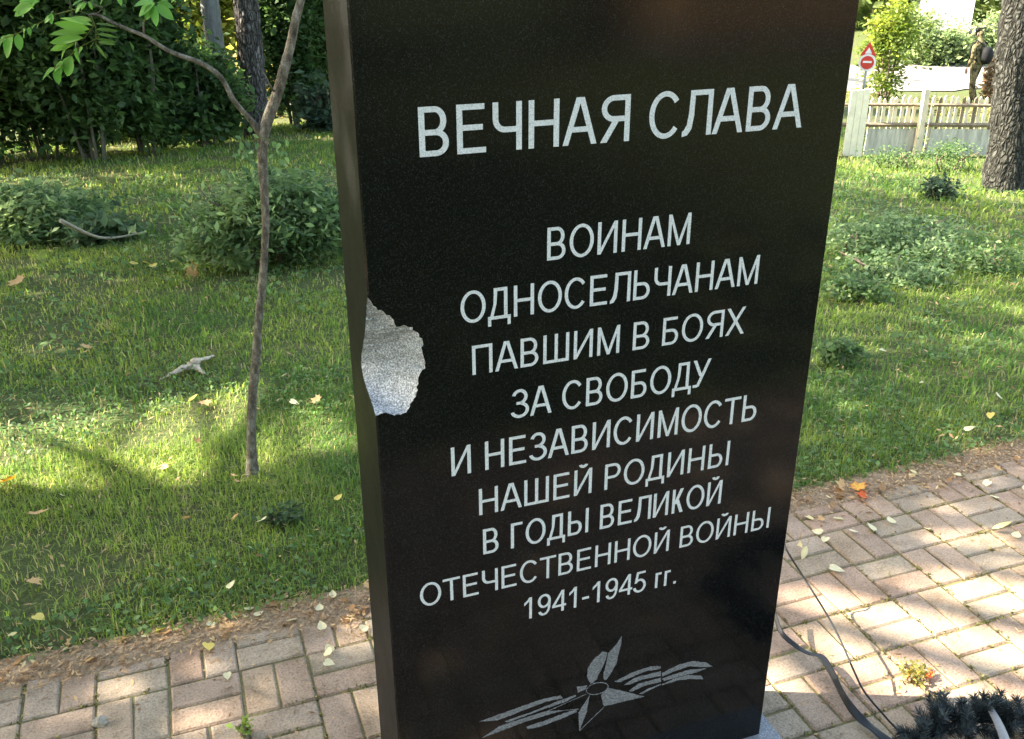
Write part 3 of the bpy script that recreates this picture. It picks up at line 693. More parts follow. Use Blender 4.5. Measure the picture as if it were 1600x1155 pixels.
for px, py in ((330, 984), (400, 968), (360, 938), (385, 958), (520, 940), (500, 960), (463, 975), (356, 1058), (518, 1018), (513, 1030), (508, 1040), (565, 992), (505, 990), (225, 1001)):
    fallen(px, py, 'pale', .026+.012*random.random(), 'pale cream leaf lying at the paving edge left of the stele', 'pale leaves left of the stele')
for px, py in ((1290, 845), (1283, 838), (1327, 834), (1365, 835), (1393, 822), (1420, 745), (1555, 783), (1585, 844), (1500, 748), (1545, 757), (1600, 772), (1475, 765)):
    fallen(px, py, 'pale', .03+.015*random.random(), 'pale cream leaf lying on the paving right of the stele', 'pale leaves right of the stele')
for px, py in ((1296, 892), ): fallen(px, py, 'pale', .055, 'large pale leaf on the paving beside the black cord')
for px, py in ((1250, 850), (1260, 858), (1450, 834), (1270, 818), (1548, 832), (1300, 815)):
    fallen(px, py, 'straw', .08, 'long straw coloured leaf on the paving right of the stele', 'straw leaves on the paving')
fallen(1335, 772, 'orange', .06, 'orange and yellow maple leaf at the grass edge right of the stele')
fallen(1352, 783, 'red', .045, 'bright red maple leaf at the grass edge right of the stele')
fallen(1318, 768, 'tan', .05, 'tan maple leaf left of the orange and red ones')
fallen(1455, 1065, 'red', .028, 'small red leaf on the sunlit paving near the dark wreath')
fallen(1415, 1060, 'orange', .035, 'small orange leaf on the moss tuft of the sunlit paving')
fallen(27, 762, 'orange', .085, 'orange maple leaf on the shaded grass at the left picture edge')
fallen(62, 820, 'tan', .06, 'brown maple leaf in the grass below the orange one'); fallen(50, 925, 'tan', .05, 'brown maple leaf in the grass above the round yellow leaf')
fallen(293, 432, 'tan', .12, 'tan maple leaf on the lawn in front of the leafy bush'); fallen(35, 450, 'tan', .12, 'tan maple leaf on the far lawn at the left picture edge')
for px, py in ((225, 418), (240, 422), (268, 418), (212, 422)): fallen(px, py, 'yellow', .08, 'yellow leaf on the lawn in front of the leafy bush', 'yellow leaves before the bush')
for px, py, kd in ((100, 790, 'pale'), (300, 825, 'tan'), (265, 745, 'tan'), (375, 820, 'tan'), (527, 797, 'yellow'), (500, 640, 'tan'), (455, 640, 'pale'), (135, 555, 'tan'), (230, 480, 'tan'), (410, 830, 'pale'), (1380, 560, 'pale'), (1365, 520, 'yellow'), (1440, 610, 'straw'), (1505, 688, 'pale'), (1555, 632, 'pale'), (1545, 660, 'yellow'), (1590, 390, 'tan'), (1370, 450, 'pale'), (1480, 500, 'tan'), (320, 640, 'tan'), (200, 600, 'brown'), (310, 700, 'brown'), (300, 640, 'yellow')):
    fallen(px, py, kd, .035+.02*random.random(), 'small dry leaf caught in the lawn grass', 'dry leaves caught in the lawn')
for i in range(46):
    px = random.choice([random.uniform(0, 585), random.uniform(1235, 1600)]); py = (1050-.18*px if px < 600 else 1093-.236*px)+random.gauss(0, 13)
    fallen(px, py, random.choice(['brown', 'brown', 'tan', 'straw']), .02+.02*random.random(), 'small brown leaf on the litter strip along the paving', 'brown leaves on the litter strip')

def smooth_path(P, n):
    P = np.array(P); t = np.linspace(0, len(P)-1, n); out = []
    for q in t:
        i = min(int(q), len(P)-2); u = q-i; p0, p1, p2, p3 = P[max(i-1, 0)], P[i], P[i+1], P[min(i+2, len(P)-1)]
        out.append(.5*((2*p1)+(-p0+p2)*u+(2*p0-5*p1+4*p2-p3)*u*u+(-p0+3*p1-3*p2+p3)*u**3))
    return out

# ------------------------------------------------------------------ pebble, bark piece, twigs
def blob(mb, c, r, seed, n=10, m=7):
    R = np.random.default_rng(seed); V = []; 
    for j in range(m+1):
        ph = math.pi*j/m
        for i in range(n):
            a = 2*math.pi*i/n; k = 1+.10*R.normal() if 0 < j < m else 1
            V.append((c[0]+r[0]*math.sin(ph)*math.cos(a)*k, c[1]+r[1]*math.sin(ph)*math.sin(a)*k, c[2]+r[2]*math.cos(ph)*k))
    mb.add(V, [(j*n+i, j*n+(i+1) % n, (j+1)*n+(i+1) % n, (j+1)*n+i) for j in range(m) for i in range(n)])
P = ground(158, 1133); mb = MB(); blob(mb, (0, 0, .009), (.020, .014, .014), 4)
o = mb.build('pebble', simple('stone', (.32, .28, .22), .8, .3, 60)); o.location = (P[0], P[1], 0); setp(o, 'small angular grey stone lying on the paving at the lower left', 'stone')
A = ground(250, 593, .025)
o = empty('dead_branch', tuple(A)); setp(o, 'pale peeled broken branch piece lying on the lawn left of the sapling', 'branch')
wood = simple('dead_wood', (.44, .36, .26), .9, .45, 45, .6, stretch=(1, 1, 1), dist=.01)
def flat_stick(name, pts, rad, par):
    p = smooth_path([ground(*q)-A for q in pts], 26); r_ = np.interp(np.linspace(0, 1, 26), np.linspace(0, 1, len(rad)), rad)*(1+.22*RNG.normal(size=26))
    mb = MB(); mb.tube([q+np.array([0, 0, .004*RNG.normal()]) for q in p], list(np.abs(r_)), 9); c_ = {i: p[i][2] for i in range(26)}
    mb.v = [(x, y, c_[i//9]+(z-c_[i//9])*.6) for i, (x, y, z) in enumerate(mb.v)]
    return mb.build(name, wood, par, True)
flat_stick('stick', [(250, 593, .02), (272, 583, .03), (296, 570, .04), (314, 562, .045), (334, 555, .04)], [.004, .014, .024, .016, .005], o)
flat_stick('stub', [(290, 574, .035), (305, 574, .03), (320, 584, .02)], [.018, .020, .006], o)

# ------------------------------------------------------------------ cord and ribbon beside the stele
cord = [(1226, 850, .22), (1232, 865, .20), (1262, 912, .113), (1290, 957, .12), (1313, 1000, .12), (1335, 1050, .10), (1352, 1083, .075), (1385, 1122, .03), (1412, 1152, .012), (1430, 1180, .006)]
cp = smooth_path([ground(a, b_, h) for a, b_, h in cord], 60)
blackp = simple('black_cord', (.014, .014, .014), .65, .3, 100); 
o = MB().tube(cp, .0028, 6).build('cord', blackp, smooth=True); setp(o, 'thin black cord arching from the stele over the paving to the wreath', 'cord')
rib = [(1205, 940, .10), (1212, 965, .09), (1222, 990, .075), (1245, 1010, .055), (1264, 1021, .045), (1283, 1026, .05), (1300, 1052, .05), (1318, 1088, .045), (1340, 1118, .03), (1368, 1142, .02), (1400, 1168, .012), (1430, 1195, .008)]
rp = smooth_path([ground(a, b_, h) for a, b_, h in rib], 70)
wds = np.interp(np.linspace(0, 1, 70), [0, .2, .33, .45, .6, .75, 1], [.005, .007, .008, .010, .008, .012, .016]); tw = np.interp(np.linspace(0, 1, 70), [0, .2, .4, .5, .65, .8, 1], [-.9, -.6, .3, -.5, -1.0, .2, -.3])
V = []
for i in range(70):
    p = Vector(rp[i]); t = (Vector(rp[min(i+1, 69)])-Vector(rp[max(i-1, 0)])).normalized(); s = t.cross(Vector((0, 0, 1))).normalized(); u = s.cross(t)
    dv = s*math.cos(tw[i])+u*math.sin(tw[i]); nrm = t.cross(dv)
    for a, k in ((-1, 0), (-.3, .0012), (.3, .0012), (1, 0)): V.append(p+dv*wds[i]*a+nrm*k)
F = [(i*4+k, i*4+k+1, i*4+k+5, i*4+k+4) for i in range(69) for k in range(3)]
satin = simple('black_satin', (.010, .010, .011), .5, .2, 200, .1, .35)
o = mesh_py('mourning_ribbon', V, F, satin, smooth=True); sm = o.modifiers.new('thickness', 'SOLIDIFY'); sm.thickness = .0008
setp(o, 'twisted black satin ribbon trailing over the paving from behind the stele', 'ribbon')
# wreath at the lower right corner
wc = ground(1605, 1280); wr = empty('funeral_wreath', (wc[0], wc[1], 0)); setp(wr, 'round wreath of dark artificial fir lying on the paving in the lower right corner', 'wreath')
Rr = .25; TN = 230; VV = []; CC = []
for k in range(TN):
    a = random.random()*6.283; e = random.uniform(-.1, 1.9) if k % 3 else random.uniform(1.2, 2.0)
    rad_ = np.array([math.cos(a), math.sin(a), 0]); tan_ = np.array([-math.sin(a), math.cos(a), 0]); up_ = np.array([0, 0, 1.0])
    org = rad_*Rr+up_*.045; dr = rad_*math.cos(e)*random.choice((1, 1, -1))+up_*abs(math.sin(e))+tan_*random.gauss(.3, .5); dr /= np.linalg.norm(dr)
    Lt = random.uniform(.045, .085); nn_ = 170; t = RNG.random(nn_)**.8; dv_ = RNG.normal(size=(nn_, 3)); dv_ -= (dv_@dr)[:, None]*dr; dv_ /= np.linalg.norm(dv_, axis=1)[:, None]
    nd_ = dr*.75+dv_*.8; nd_ /= np.linalg.norm(nd_, axis=1)[:, None]; b0 = org+dr*(t*Lt)[:, None]; ln = (.030*(1.15-.5*t)*(.7+.5*RNG.random(nn_)))[:, None]
    sv_ = np.cross(nd_, RNG.normal(size=(nn_, 3))); sv_ /= np.linalg.norm(sv_, axis=1)[:, None]; sv_ *= .0011
    VV.append(np.stack([b0-sv_, b0+sv_, b0+nd_*ln+sv_*.4, b0+nd_*ln-sv_*.4], 1).reshape(-1, 3)); g_ = random.random(); CC.append(mixcols(nn_, (.010, .014, .014), (.075, .09, .092), clump=np.full(nn_, g_)*.6+.4*t))
v = np.concatenate(VV); v[:, 2] = np.maximum(v[:, 2], .002); i = np.arange(len(v)//4)*4; c = np.concatenate(CC)
mesh_quads('needles', v, np.stack([i, i+1, i+2, i+3], -1), MAT['dryleaf'], wr, np.repeat(c, 4, axis=0))
MB().tube([(math.cos(a)*Rr, math.sin(a)*Rr, .05) for a in np.linspace(0, 6.283, 49)], .007, 8, cap=False).build('wire_ring', blackp, wr, True)
a0, a1 = ground(1545, 1105, .10), ground(1580, 1190, .11); a0 -= wc; a1 -= wc
sd_ = np.array([.02, .008, 0]); V = [];
for t in np.linspace(0, 1, 9):
    p = a0*(1-t)+a1*t+np.array([0, 0, .012*math.sin(math.pi*t)]); V += [p-sd_*(.5+t*.6), p+sd_*(.5+t*.6)]
mesh_py('ribbon', V, [(2*i, 2*i+1, 2*i+3, 2*i+2) for i in range(8)], simple('grey_satin', (.20, .18, .175), .4, .15, 120, .1, .5), wr, True).modifiers.new('thickness', 'SOLIDIFY').thickness = .001

# ------------------------------------------------------------------ rowan sapling
SB0 = ground(395, 746)
sap = empty('rowan_sapling', tuple(SB0)); setp(sap, 'thin crooked rowan sapling forking on the lawn left of the stele', 'tree')
def spp(px, py, off=0.0): return on_plane(px, py, SB0+FH*off, FH)-SB0
def path_px(lst): return [spp(a, b_, *( [c_] if True else [])) for a, b_, c_ in lst]
tr = [(395, 750, 0), (393, 700, 0), (393, 650, .01), (396, 600, .02), (401, 550, .02), (404, 500, .02), (409, 450, .03), (413, 400, .03), (415, 350, .03), (413, 300, .03), (410, 250, .04), (411, 215, .04), (419, 185, .04), (432, 150, .05), (443, 112, .05), (454, 70, .06), (462, 30, .06), (470, 0, .07), (484, -70, .08), (478, -160, .1), (492, -260, .12), (480, -380, .1)]
pp = smooth_path(path_px(tr), 110); pp[0] = pp[0]-np.array([0, 0, .05])
rr = np.interp(np.linspace(0, len(tr)-1, 110), [0, 1, 4, 8, 10, 11, 14, 17, 21], [.030, .0175, .0158, .0127, .0165, .0195, .0165, .013, .006])
rr = rr*(1+.08*(np.array([float(vnoise(np.array(i*.55), np.array(3.0))) for i in range(110)])-.5)*2)
trk = MB().tube(pp, list(rr), 12).build('trunk', MAT['bark_sapling'], sap, True)
br = [(408, 212, .04), (398, 196, .03), (385, 180, .02), (372, 166, 0), (362, 152, -.02), (352, 132, -.02), (338, 114, -.03), (312, 98, -.03), (285, 88, -.04), (262, 79, -.05), (240, 65, -.05), (225, 56, -.05), (200, 46, -.05), (175, 35, -.05), (152, 23, -.05), (138, 24, -.06)]
bp = smooth_path(path_px(br), 70); rb = np.interp(np.linspace(0, 1, 70), [0, .15, .5, 1], [.013, .0085, .0075, .004])
side_branch = MB().tube(bp, list(rb), 9).build('branch', MAT['bark_sapling'], sap, True)
mb = MB()
for a, b_, c_ in (((225, 58, -.05), (224, 34, -.05), (238, 12, -.04)), ((150, 25, -.05), (160, 12, -.05), (130, 2, -.06)), ((432, 150, .05), (420, 130, .02), (412, 112, 0))):
    mb.tube(path_px([a, b_, c_]), [.004, .003, .0015], 6)
mb.build('twigs', MAT['bark_sapling'], sap, True)
lz = lambda x, y, o=0.0: (x/5.333, y/5.333, o-.06)
def frond(leaves, rachis, c0, c1, ratio=.36):
    mb = MB(); cols = []
    for (x0, y0, x1, y1) in leaves:
        o0 = random.uniform(-.03, .03); A = spp(*lz(x0, y0, o0)); B = spp(*lz(x1, y1, o0+random.uniform(-.03, .03)))
        d = B-A; Ln = np.linalg.norm(d); dn = d/Ln
        s = np.cross(dn, -cF+cU*random.uniform(-.2, .9)+cR*random.uniform(-.4, .4)); s /= np.linalg.norm(s); nn = np.cross(s, dn)
        col = tuple(np.array(c0)*(1-(q := random.random()))+np.array(c1)*q)
        V = []; prof = [(0, .05), (.12, .55), (.3, .95), (.5, 1.0), (.7, .82), (.86, .48), (1, .02)]
        for t, w_ in prof:
            w2 = w_*Ln*ratio*.5; p = A+d*t+nn*(-.10*Ln*t*t)
            V += [p+s*w2+nn*w2*.3, p, p-s*w2+nn*w2*.3]
        F = [(3*i+k, 3*i+k+1, 3*i+k+4, 3*i+k+3) for i in range(len(prof)-1) for k in (0, 1)]
        mb.add(V, F, col)
    if rachis: mb.tube([spp(*lz(*q)) for q in rachis], .0016, 5, (.14, .16, .04))
    mb.build('leaf_frond', MAT['leaf'], sap, True, True)
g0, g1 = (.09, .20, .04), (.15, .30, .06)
frond([(430, 130, 365, 190), (430, 110, 425, 205), (330, 190, 300, 245), (300, 200, 260, 240), (240, 225, 250, 300), (210, 245, 190, 310), (150, 280, 165, 425), (110, 290, 30, 485), (60, 310, -20, 360), (30, 320, -40, 440)], [(740, 120), (620, 80), (480, 115), (330, 190), (180, 265), (30, 320)], g0, g1, .52)
frond([(770, 215, 500, 130), (745, 245, 440, 185), (725, 275, 400, 265), (690, 315, 395, 345), (620, 365, 405, 415), (570, 365, 495, 495), (640, 330, 620, 410), (770, 180, 560, 130)], [(740, 120), (780, 220), (700, 320), (560, 370)], (.10, .21, .03), (.16, .30, .05), .27)
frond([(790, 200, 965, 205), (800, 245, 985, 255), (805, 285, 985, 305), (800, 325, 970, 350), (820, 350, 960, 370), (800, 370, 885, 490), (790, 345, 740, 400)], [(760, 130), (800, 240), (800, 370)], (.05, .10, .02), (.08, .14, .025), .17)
frond([(640, 400, 655, 540), (690, 400, 640, 470), (600, 470, 545, 640), (560, 490, 580, 590), (520, 520, 500, 620), (475, 570, 485, 705), (460, 575, 335, 660), (540, 520, 440, 590)], [(830, 310), (690, 380), (600, 450), (450, 575)], g0, g1, .56)
frond([(1290, 30, 1140, 125), (1290, 40, 1195, 165), (1300, 50, 1290, 225), (1310, 40, 1445, 165), (1310, 20, 1450, 60), (1280, 10, 1110, 40), (1300, -20, 1400, 0)], [(1205, 190), (1210, 110), (1290, 20)], g0, (.16, .33, .09), .5)
frond([(700, 20, 620, 105), (720, 20, 670, 85), (740, 10, 770, 85), (690, 0, 600, 40)], None, g0, g1, .4)
frond([(330, 10, 90, 75), (300, 15, 100, 130), (290, 5, 150, 10), (250, 30, 280, 80), (200, 40, 150, 125)], None, g0, g1, .35)
frond([(430, -60, 330, -20), (900, -80, 820, 40), (980, -60, 1010, 50), (560, -80, 480, 0), (1500, -60, 1420, 20)], None, g0, g1, .4)
for bx, by, n_ in ((388, 222, 13), (440, 232, 12)):
    lv = []
    for i in range(n_):
        x, y = bx+random.gauss(0, 11), by+random.gauss(0, 13); a = random.uniform(.2, 2.9); lv.append((x*5.333, y*5.333, (x+11*math.cos(a))*5.333, (y+11*math.sin(a))*5.333))
    frond(lv, [(412*5.333, 215*5.333), (bx*5.333, by*5.333)], (.08, .15, .06), (.16, .25, .10), .5)

# ------------------------------------------------------------------ big trunks in the background
PR = ground(1568, 296); s_ = depth(PR)/FPX
pine = empty('pine_tree', tuple(PR)); setp(pine, 'thick grey pine trunk with cracked bark at the right edge before the fence', 'tree')
t0 = np.array([0, 0, -.15]); top = at_dist(1594, 0, math.hypot(*(PR-CAM)[:2])+.1)-PR
dv = top/top[2]
trunk_mesh('trunk', [t0, dv*.5, dv*1.5, dv*3+np.array([.05, 0, 0]), np.array([.5, .1, 7]), np.array([.6, .1, 11])], [s_*31, s_*28.5, s_*28, s_*28, .16, .05], MAT['bark_pine'], pine, .10, 64, 200, .25)
rng = np.random.default_rng(5); P, cl = clump_points(7000, (.55, .1, 9.2), (2.6, 2.6, 2.6), 40, rng, .2)
v, f, c = leaf_batch(P, .22, .3, .3, mixcols(len(P), (.02, .045, .018), (.05, .08, .03), rng, .2, cl), rng=rng); mesh_quads('crown', v, f, MAT['leaf'], pine, c)
mb = MB()
for i in range(16):
    a = i*2.4; z = 6.5+i*.27; mb.tube([(.5, .1, z), (.5+math.cos(a)*1.2, .1+math.sin(a)*1.2, z+.25), (.5+math.cos(a)*2.2, .1+math.sin(a)*2.2, z+.3)], [.05, .03, .01], 6)
mb.build('branches', MAT['bark_pine'], pine)

PL = ground(403, 214); s_ = depth(PL)/FPX
dk = empty('spruce_tree', tuple(PL)); setp(dk, 'dark rough leaning trunk standing before the thicket behind the sapling', 'tree')
DL = math.hypot(*(PL-CAM)[:2]); q1 = at_dist(396, 130, DL)-PL; q2 = at_dist(384, 0, DL)-PL
dv2 = (q2-q1)/(q2-q1)[2]
trunk_mesh('trunk', [np.array([0, 0, -.2]), q1, q2, q2+dv2*3, q2+dv2*7+np.array([.3, 0, 0])], [s_*19, s_*20, s_*19, s_*15, .05], MAT['bark_dark'], dk, .14, 40, 120, .3)
rng = np.random.default_rng(6); P, cl = clump_points(6000, q2+dv2*5, (2.4, 2.4, 2.8), 40, rng, .2)
v, f, c = leaf_batch(P, .25, .4, .3, mixcols(len(P), (.02, .045, .015), (.05, .08, .03), rng, .2, cl), rng=rng); mesh_quads('crown', v, f, MAT['leaf'], dk, c)

# ------------------------------------------------------------------ thicket: shrubs, each an object
def shrub(px, py, w_px, h_px, n, c0, c1, label, group, ls=.10, name='shrub', D=None, stems=7, seed=0, depth_k=.8, ratio=.55, k=22, fill=.28, lift=0.0):
    B = ground(px, py) if D is None else at_dist(px, py, D)
    if D is not None: B[2] = gz(B[0], B[1])
    s = depth(B)/FPX; rw = w_px*s/2; hh = h_px*s*1.02
    o = empty(name, tuple(B)); setp(o, label, 'shrub' if name == 'shrub' else ('tree' if 'tree' in name else 'plant'), group)
    rng = np.random.default_rng(abs(seed+int(px*7+py))); R = random.Random(seed+int(px))
    mb = MB()
    for i in range(stems):
        a = R.random()*6.28; q = R.random()*.6*rw; e = R.random()*.9*rw
        mb.tube([(math.cos(a)*q*.4, math.sin(a)*q*.4, -.05), (math.cos(a)*q, math.sin(a)*q, hh*.45), (math.cos(a)*e, math.sin(a)*e, hh*.9)], [(.012 if lift else .02)*hh**.5+.004, (.009 if lift else .013)*hh**.5+.003, .004], 5)
    mb.build('stems', MAT['stem'] if lift else MAT['twig'], o)
    P, cl = clump_points(n, (0, 0, hh*.52), (rw, rw*depth_k, hh*.5), k, rng, fill); P[:, 2] = np.abs(P[:, 2])+.01
    if lift: kk = P[:, 2] > hh*lift*rng.random(len(P))**.5; P = P[kk]; cl = cl[kk]
    v, f, c = leaf_batch(P, ls, ratio, .5, mixcols(len(P), c0, c1, rng, .25, cl), rng=rng); mesh_quads('foliage', v, f, MAT['leaf'], o, c)
    return o
TG = 'shrubs of the dark thicket'
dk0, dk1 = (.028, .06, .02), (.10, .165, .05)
TL = 'dark leafy shrub in the shaded thicket behind the lawn on the left'
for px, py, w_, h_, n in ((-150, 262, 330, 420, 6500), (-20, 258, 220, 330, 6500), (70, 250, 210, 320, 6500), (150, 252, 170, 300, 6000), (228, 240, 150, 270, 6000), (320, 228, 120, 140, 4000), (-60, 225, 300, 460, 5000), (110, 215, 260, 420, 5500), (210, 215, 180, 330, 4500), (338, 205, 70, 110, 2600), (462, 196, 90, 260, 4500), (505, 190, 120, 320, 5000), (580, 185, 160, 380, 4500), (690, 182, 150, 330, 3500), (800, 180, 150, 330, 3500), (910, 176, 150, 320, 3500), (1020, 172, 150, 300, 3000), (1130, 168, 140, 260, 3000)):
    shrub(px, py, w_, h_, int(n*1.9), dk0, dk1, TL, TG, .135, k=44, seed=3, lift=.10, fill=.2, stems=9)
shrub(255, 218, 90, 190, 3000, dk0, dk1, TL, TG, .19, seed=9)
shrub(505, 205, 70, 62, 1500, (.05, .08, .05), (.10, .15, .09), 'low grey green bush between the dark trunk and the stele', None, .16)
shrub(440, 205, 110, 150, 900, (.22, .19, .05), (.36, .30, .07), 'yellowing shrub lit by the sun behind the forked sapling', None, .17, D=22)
# sunlit trees beyond the thicket
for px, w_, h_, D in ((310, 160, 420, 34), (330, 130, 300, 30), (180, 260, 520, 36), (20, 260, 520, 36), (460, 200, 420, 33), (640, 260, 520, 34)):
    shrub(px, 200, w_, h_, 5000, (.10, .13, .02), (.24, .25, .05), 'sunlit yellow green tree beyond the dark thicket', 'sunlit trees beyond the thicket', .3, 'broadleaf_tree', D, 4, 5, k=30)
q = ground(352, 200); t = empty('birch_tree', tuple(q)); setp(t, 'slim grey trunk left of the dark leaning trunk', 'tree'); 
trunk_mesh('trunk', [(0, 0, -.2), (.0, 0, 2.5), (-.3, 0, 6)], [.19, .17, .09], simple('grey_bark', (.22, .22, .23), .9, .4, 14, .6, stretch=(1, 1, .3), dist=.02), t, .08, 24, 60, .2)
rng = np.random.default_rng(16); P, cl = clump_points(2500, (-.3, 0, 6.2), (1.6, 1.6, 1.6), 25, rng, .2)
v, f, c = leaf_batch(P, .2, .5, .3, mixcols(len(P), (.03, .06, .015), (.08, .12, .03), rng, .2, cl), rng=rng); mesh_quads('crown', v, f, MAT['leaf'], t, c)

# bushes and heaps on the lawn
shrub(425, 408, 260, 128, 11000, (.065, .115, .045), (.20, .27, .11), 'low leafy bush on the lawn behind the sapling', None, .07, seed=21, stems=14, ratio=.38, fill=.2, k=60)
shrub(70, 372, 190, 72, 4600, (.09, .15, .06), (.24, .30, .13), 'heap of cut leafy branches on the lawn at the left', None, .075, name='branch_pile', seed=22, stems=9, ratio=.5, fill=.25, k=26)
shrub(155, 380, 120, 34, 900, (.05, .09, .04), (.12, .17, .08), 'low tail of cut twigs lying right of the branch heap', None, .09, name='branch_pile', seed=23, stems=5)
A, B, Cc = ground(95, 345, .35), ground(160, 372, .10), ground(228, 362, .07)
o = MB().tube(smooth_path([A, B, Cc], 14), [.018-.0009*i for i in range(14)], 6).build('cut_twig', simple('pale_twig', (.34, .28, .2), .85, .3, 50), smooth=True); setp(o, 'long bare pale twig sticking out of the branch heap', 'twig')
RW = 'broad leaved weeds on the lawn right of the stele'
for i, (px, py, w_, h_, n, lab) in enumerate(((1335, 395, 130, 40, 700, 'pale leafy weed clump touching the right stele edge'), (1430, 388, 170, 42, 1000, 'large pale leafy weed clump in the middle of the right lawn'), (1385, 440, 190, 32, 800, 'weed clump below the large pale one on the right lawn'), (1465, 420, 80, 40, 350, 'small weed clump right of the large pale one'),
        (1400, 262, 90, 26, 400, 'low green growth at the foot of the fence left of its post'), (1480, 268, 110, 40, 700, 'low green growth at the foot of the fence beside the pine'), (1550, 430, 110, 40, 450, 'sparse weeds on the right lawn near the picture edge'), (1340, 470, 90, 34, 400, 'dark weed tuft on the right lawn below the pale clumps'), (1310, 570, 60, 34, 250, 'grey weed tuft close to the right stele edge'))):
    shrub(px, py, w_, h_, int(n*1.8), (.07, .125, .045), (.23, .30, .14) if i in (0, 1, 2, 3) else (.15, .21, .08), lab, RW, .037 if i < 4 else .036, name='weed_plant', seed=30+i, stems=4, ratio=.6)
shrub(1465, 312, 50, 30, 900, (.035, .055, .03), (.08, .12, .07), 'dark little bush on the lawn left of the pine foot', None, .05, name='shrub', seed=50)
shrub(440, 818, 62, 18, 260, (.04, .06, .025), (.09, .14, .06), 'dark weed tuft on the lawn between sapling and stele', None, .026, name='weed_plant', seed=51, stems=3)
shrub(382, 1152, 26, 26, 44, (.13, .20, .04), (.22, .29, .07), 'small bright green weed growing from a paving joint at lower left', None, .02, name='weed_plant', seed=52, stems=3)
shrub(1425, 1063, 56, 14, 170, (.15, .15, .035), (.26, .22, .06), 'yellow moss tuft on the sunlit paving above the wreath', None, .014, name='moss_tuft', seed=53, stems=3)

# ------------------------------------------------------------------ picket fence
FA = ground(1335, 243); FB = np.array([12.4, 8.75, 0.0]); fd = (FB-FA)[:2]; fd /= np.linalg.norm(fd); frz = math.atan2(fd[1], fd[0])
fence = empty('picket_fence', tuple(FA), frz); setp(fence, 'weathered white wooden picket fence at the far end of the lawn on the right', 'fence')
paint = simple('worn_white_paint', (.72, .60, .44), .85, .32, 9, .4, .2, stretch=(1, 1, .3)); woodd = simple('weathered_wood', (.22, .17, .12), .9, .4, 14, .5, stretch=(1, 1, .4)); greyb = simple('grey_board', (.50, .46, .39), .9, .4, 7, .5, stretch=(3, 3, .5))
def fz(u): return gz(FA[0]+fd[0]*u, FA[1]+fd[1]*u)-FA[2]
mb_p = 0; R = random.Random(12)
for i, u in enumerate(np.arange(-1.6, 5.6, .088)):
    if -.22 < u < .10 : continue
    h = .80+R.uniform(-.03, .03); b0 = fz(u); w2 = .023+R.uniform(-.004, .004); mb = MB(); lx = R.gauss(0, .008)
    V = []
    for y in (-.009, .009): V += [(u-w2, y, b0+.02), (u+w2, y, b0+.02), (u+w2+lx, y, b0+h-.03), (u+lx, y, b0+h), (u-w2+lx, y, b0+h-.03)]
    mb.add(V, [(0, 1, 2, 3, 4), (9, 8, 7, 6, 5)]+[(k, k+5, (k+1) % 5+5, (k+1) % 5) for k in range(5)])
    mb.build('picket', paint if R.random() < .85 else woodd, fence)
for z, th_ in ((.70, .045), (.43, .06)):
    for a, b_ in ((-1.6, .98), (1.02, 3.4), (3.4, 5.6)):
        mb = MB(); mb.tube([(a, -.035, fz(a)+z), (b_, -.035, fz(b_)+z)], th_*.5, 4); mb.build('rail', woodd, fence)
for a, b_ in ((.12, .97), (1.05, 2.2), (2.2, 3.4), (3.4, 5.0)):
    mb = MB(); mb.box(((a+b_)/2, -.022, (fz(a)+fz(b_))/2+.19), (b_-a, .012, .36), tilt=Matrix.Rotation(-math.atan2(fz(b_)-fz(a), b_-a), 3, 'Y')); mb.build('board', greyb, fence)
u1 = None
for px in (1430, 1700):
    P = ground(px, 244); u = float(np.dot((P-FA)[:2], fd)); mb = MB(); b0 = fz(u)
    mb.box((u, -.09, b0+.44), (.075, .075, .96), ch=.008); mb.build('post', paint, fence)
for k in range(3):
    mb = MB(); u = -.17+k*.092; b0 = fz(u); mb.box((u, -.075, b0+.45), (.085, .02, .88+.02*k), ch=.004); mb.build('wide_board', simple('bright_paint', (.80, .72, .56), .8, .15, 8), fence)

# ------------------------------------------------------------------ beyond the fence: sign, barrier, person, bushes, wall, car
def sign():
    D = 24.5; C0 = at_dist(1355, 98, D); o = empty('road_sign', (C0[0], C0[1], gz(C0[0], C0[1])), -YAW-.35); setp(o, 'red and white road sign, a triangle above a disc on a post behind the fence', 'road sign')
    s = depth(C0)/FPX; zc = C0[2]-o.location.z; red = simple('sign_red', (.55, .05, .035), .5, .1, 5, 0); wht = simple('sign_white', (.75, .72, .70), .5, .08, 5, 0); grey = simple('sign_post', (.35, .35, .35), .5, .1, 5, 0, metal=.3)
    MB().tube([(0, .05, -.3), (0, .05, zc+s*26)], .03, 8).build('post', grey, o, True)
    def disc(name, r, y, z, n, m, a0=0.0):
        V = [(r*math.cos(2*math.pi*k/n+a0), y, z+r*math.sin(2*math.pi*k/n+a0)) for k in range(n)]; V += [(a, b_+.012, c) for a, b_, c in V]
        return MB().add(V, [tuple(range(n)), tuple(range(2*n-1, n-1, -1))]+[(k, k+n, (k+1) % n+n, (k+1) % n) for k in range(n)]).build(name, m, o)
    d = disc('disc', s*13, 0, zc, 28, wht); disc('red_disc', s*10, -.006, zc, 28, red); MB().box((0, -.01, zc+s*1), (s*13, .006, s*3)).build('white_bar', wht, o)
    disc('triangle', s*14, .004, zc+s*17, 3, red, math.pi/2); disc('white_triangle', s*6, -.004, zc+s*16.5, 3, wht, math.pi/2)
sign()
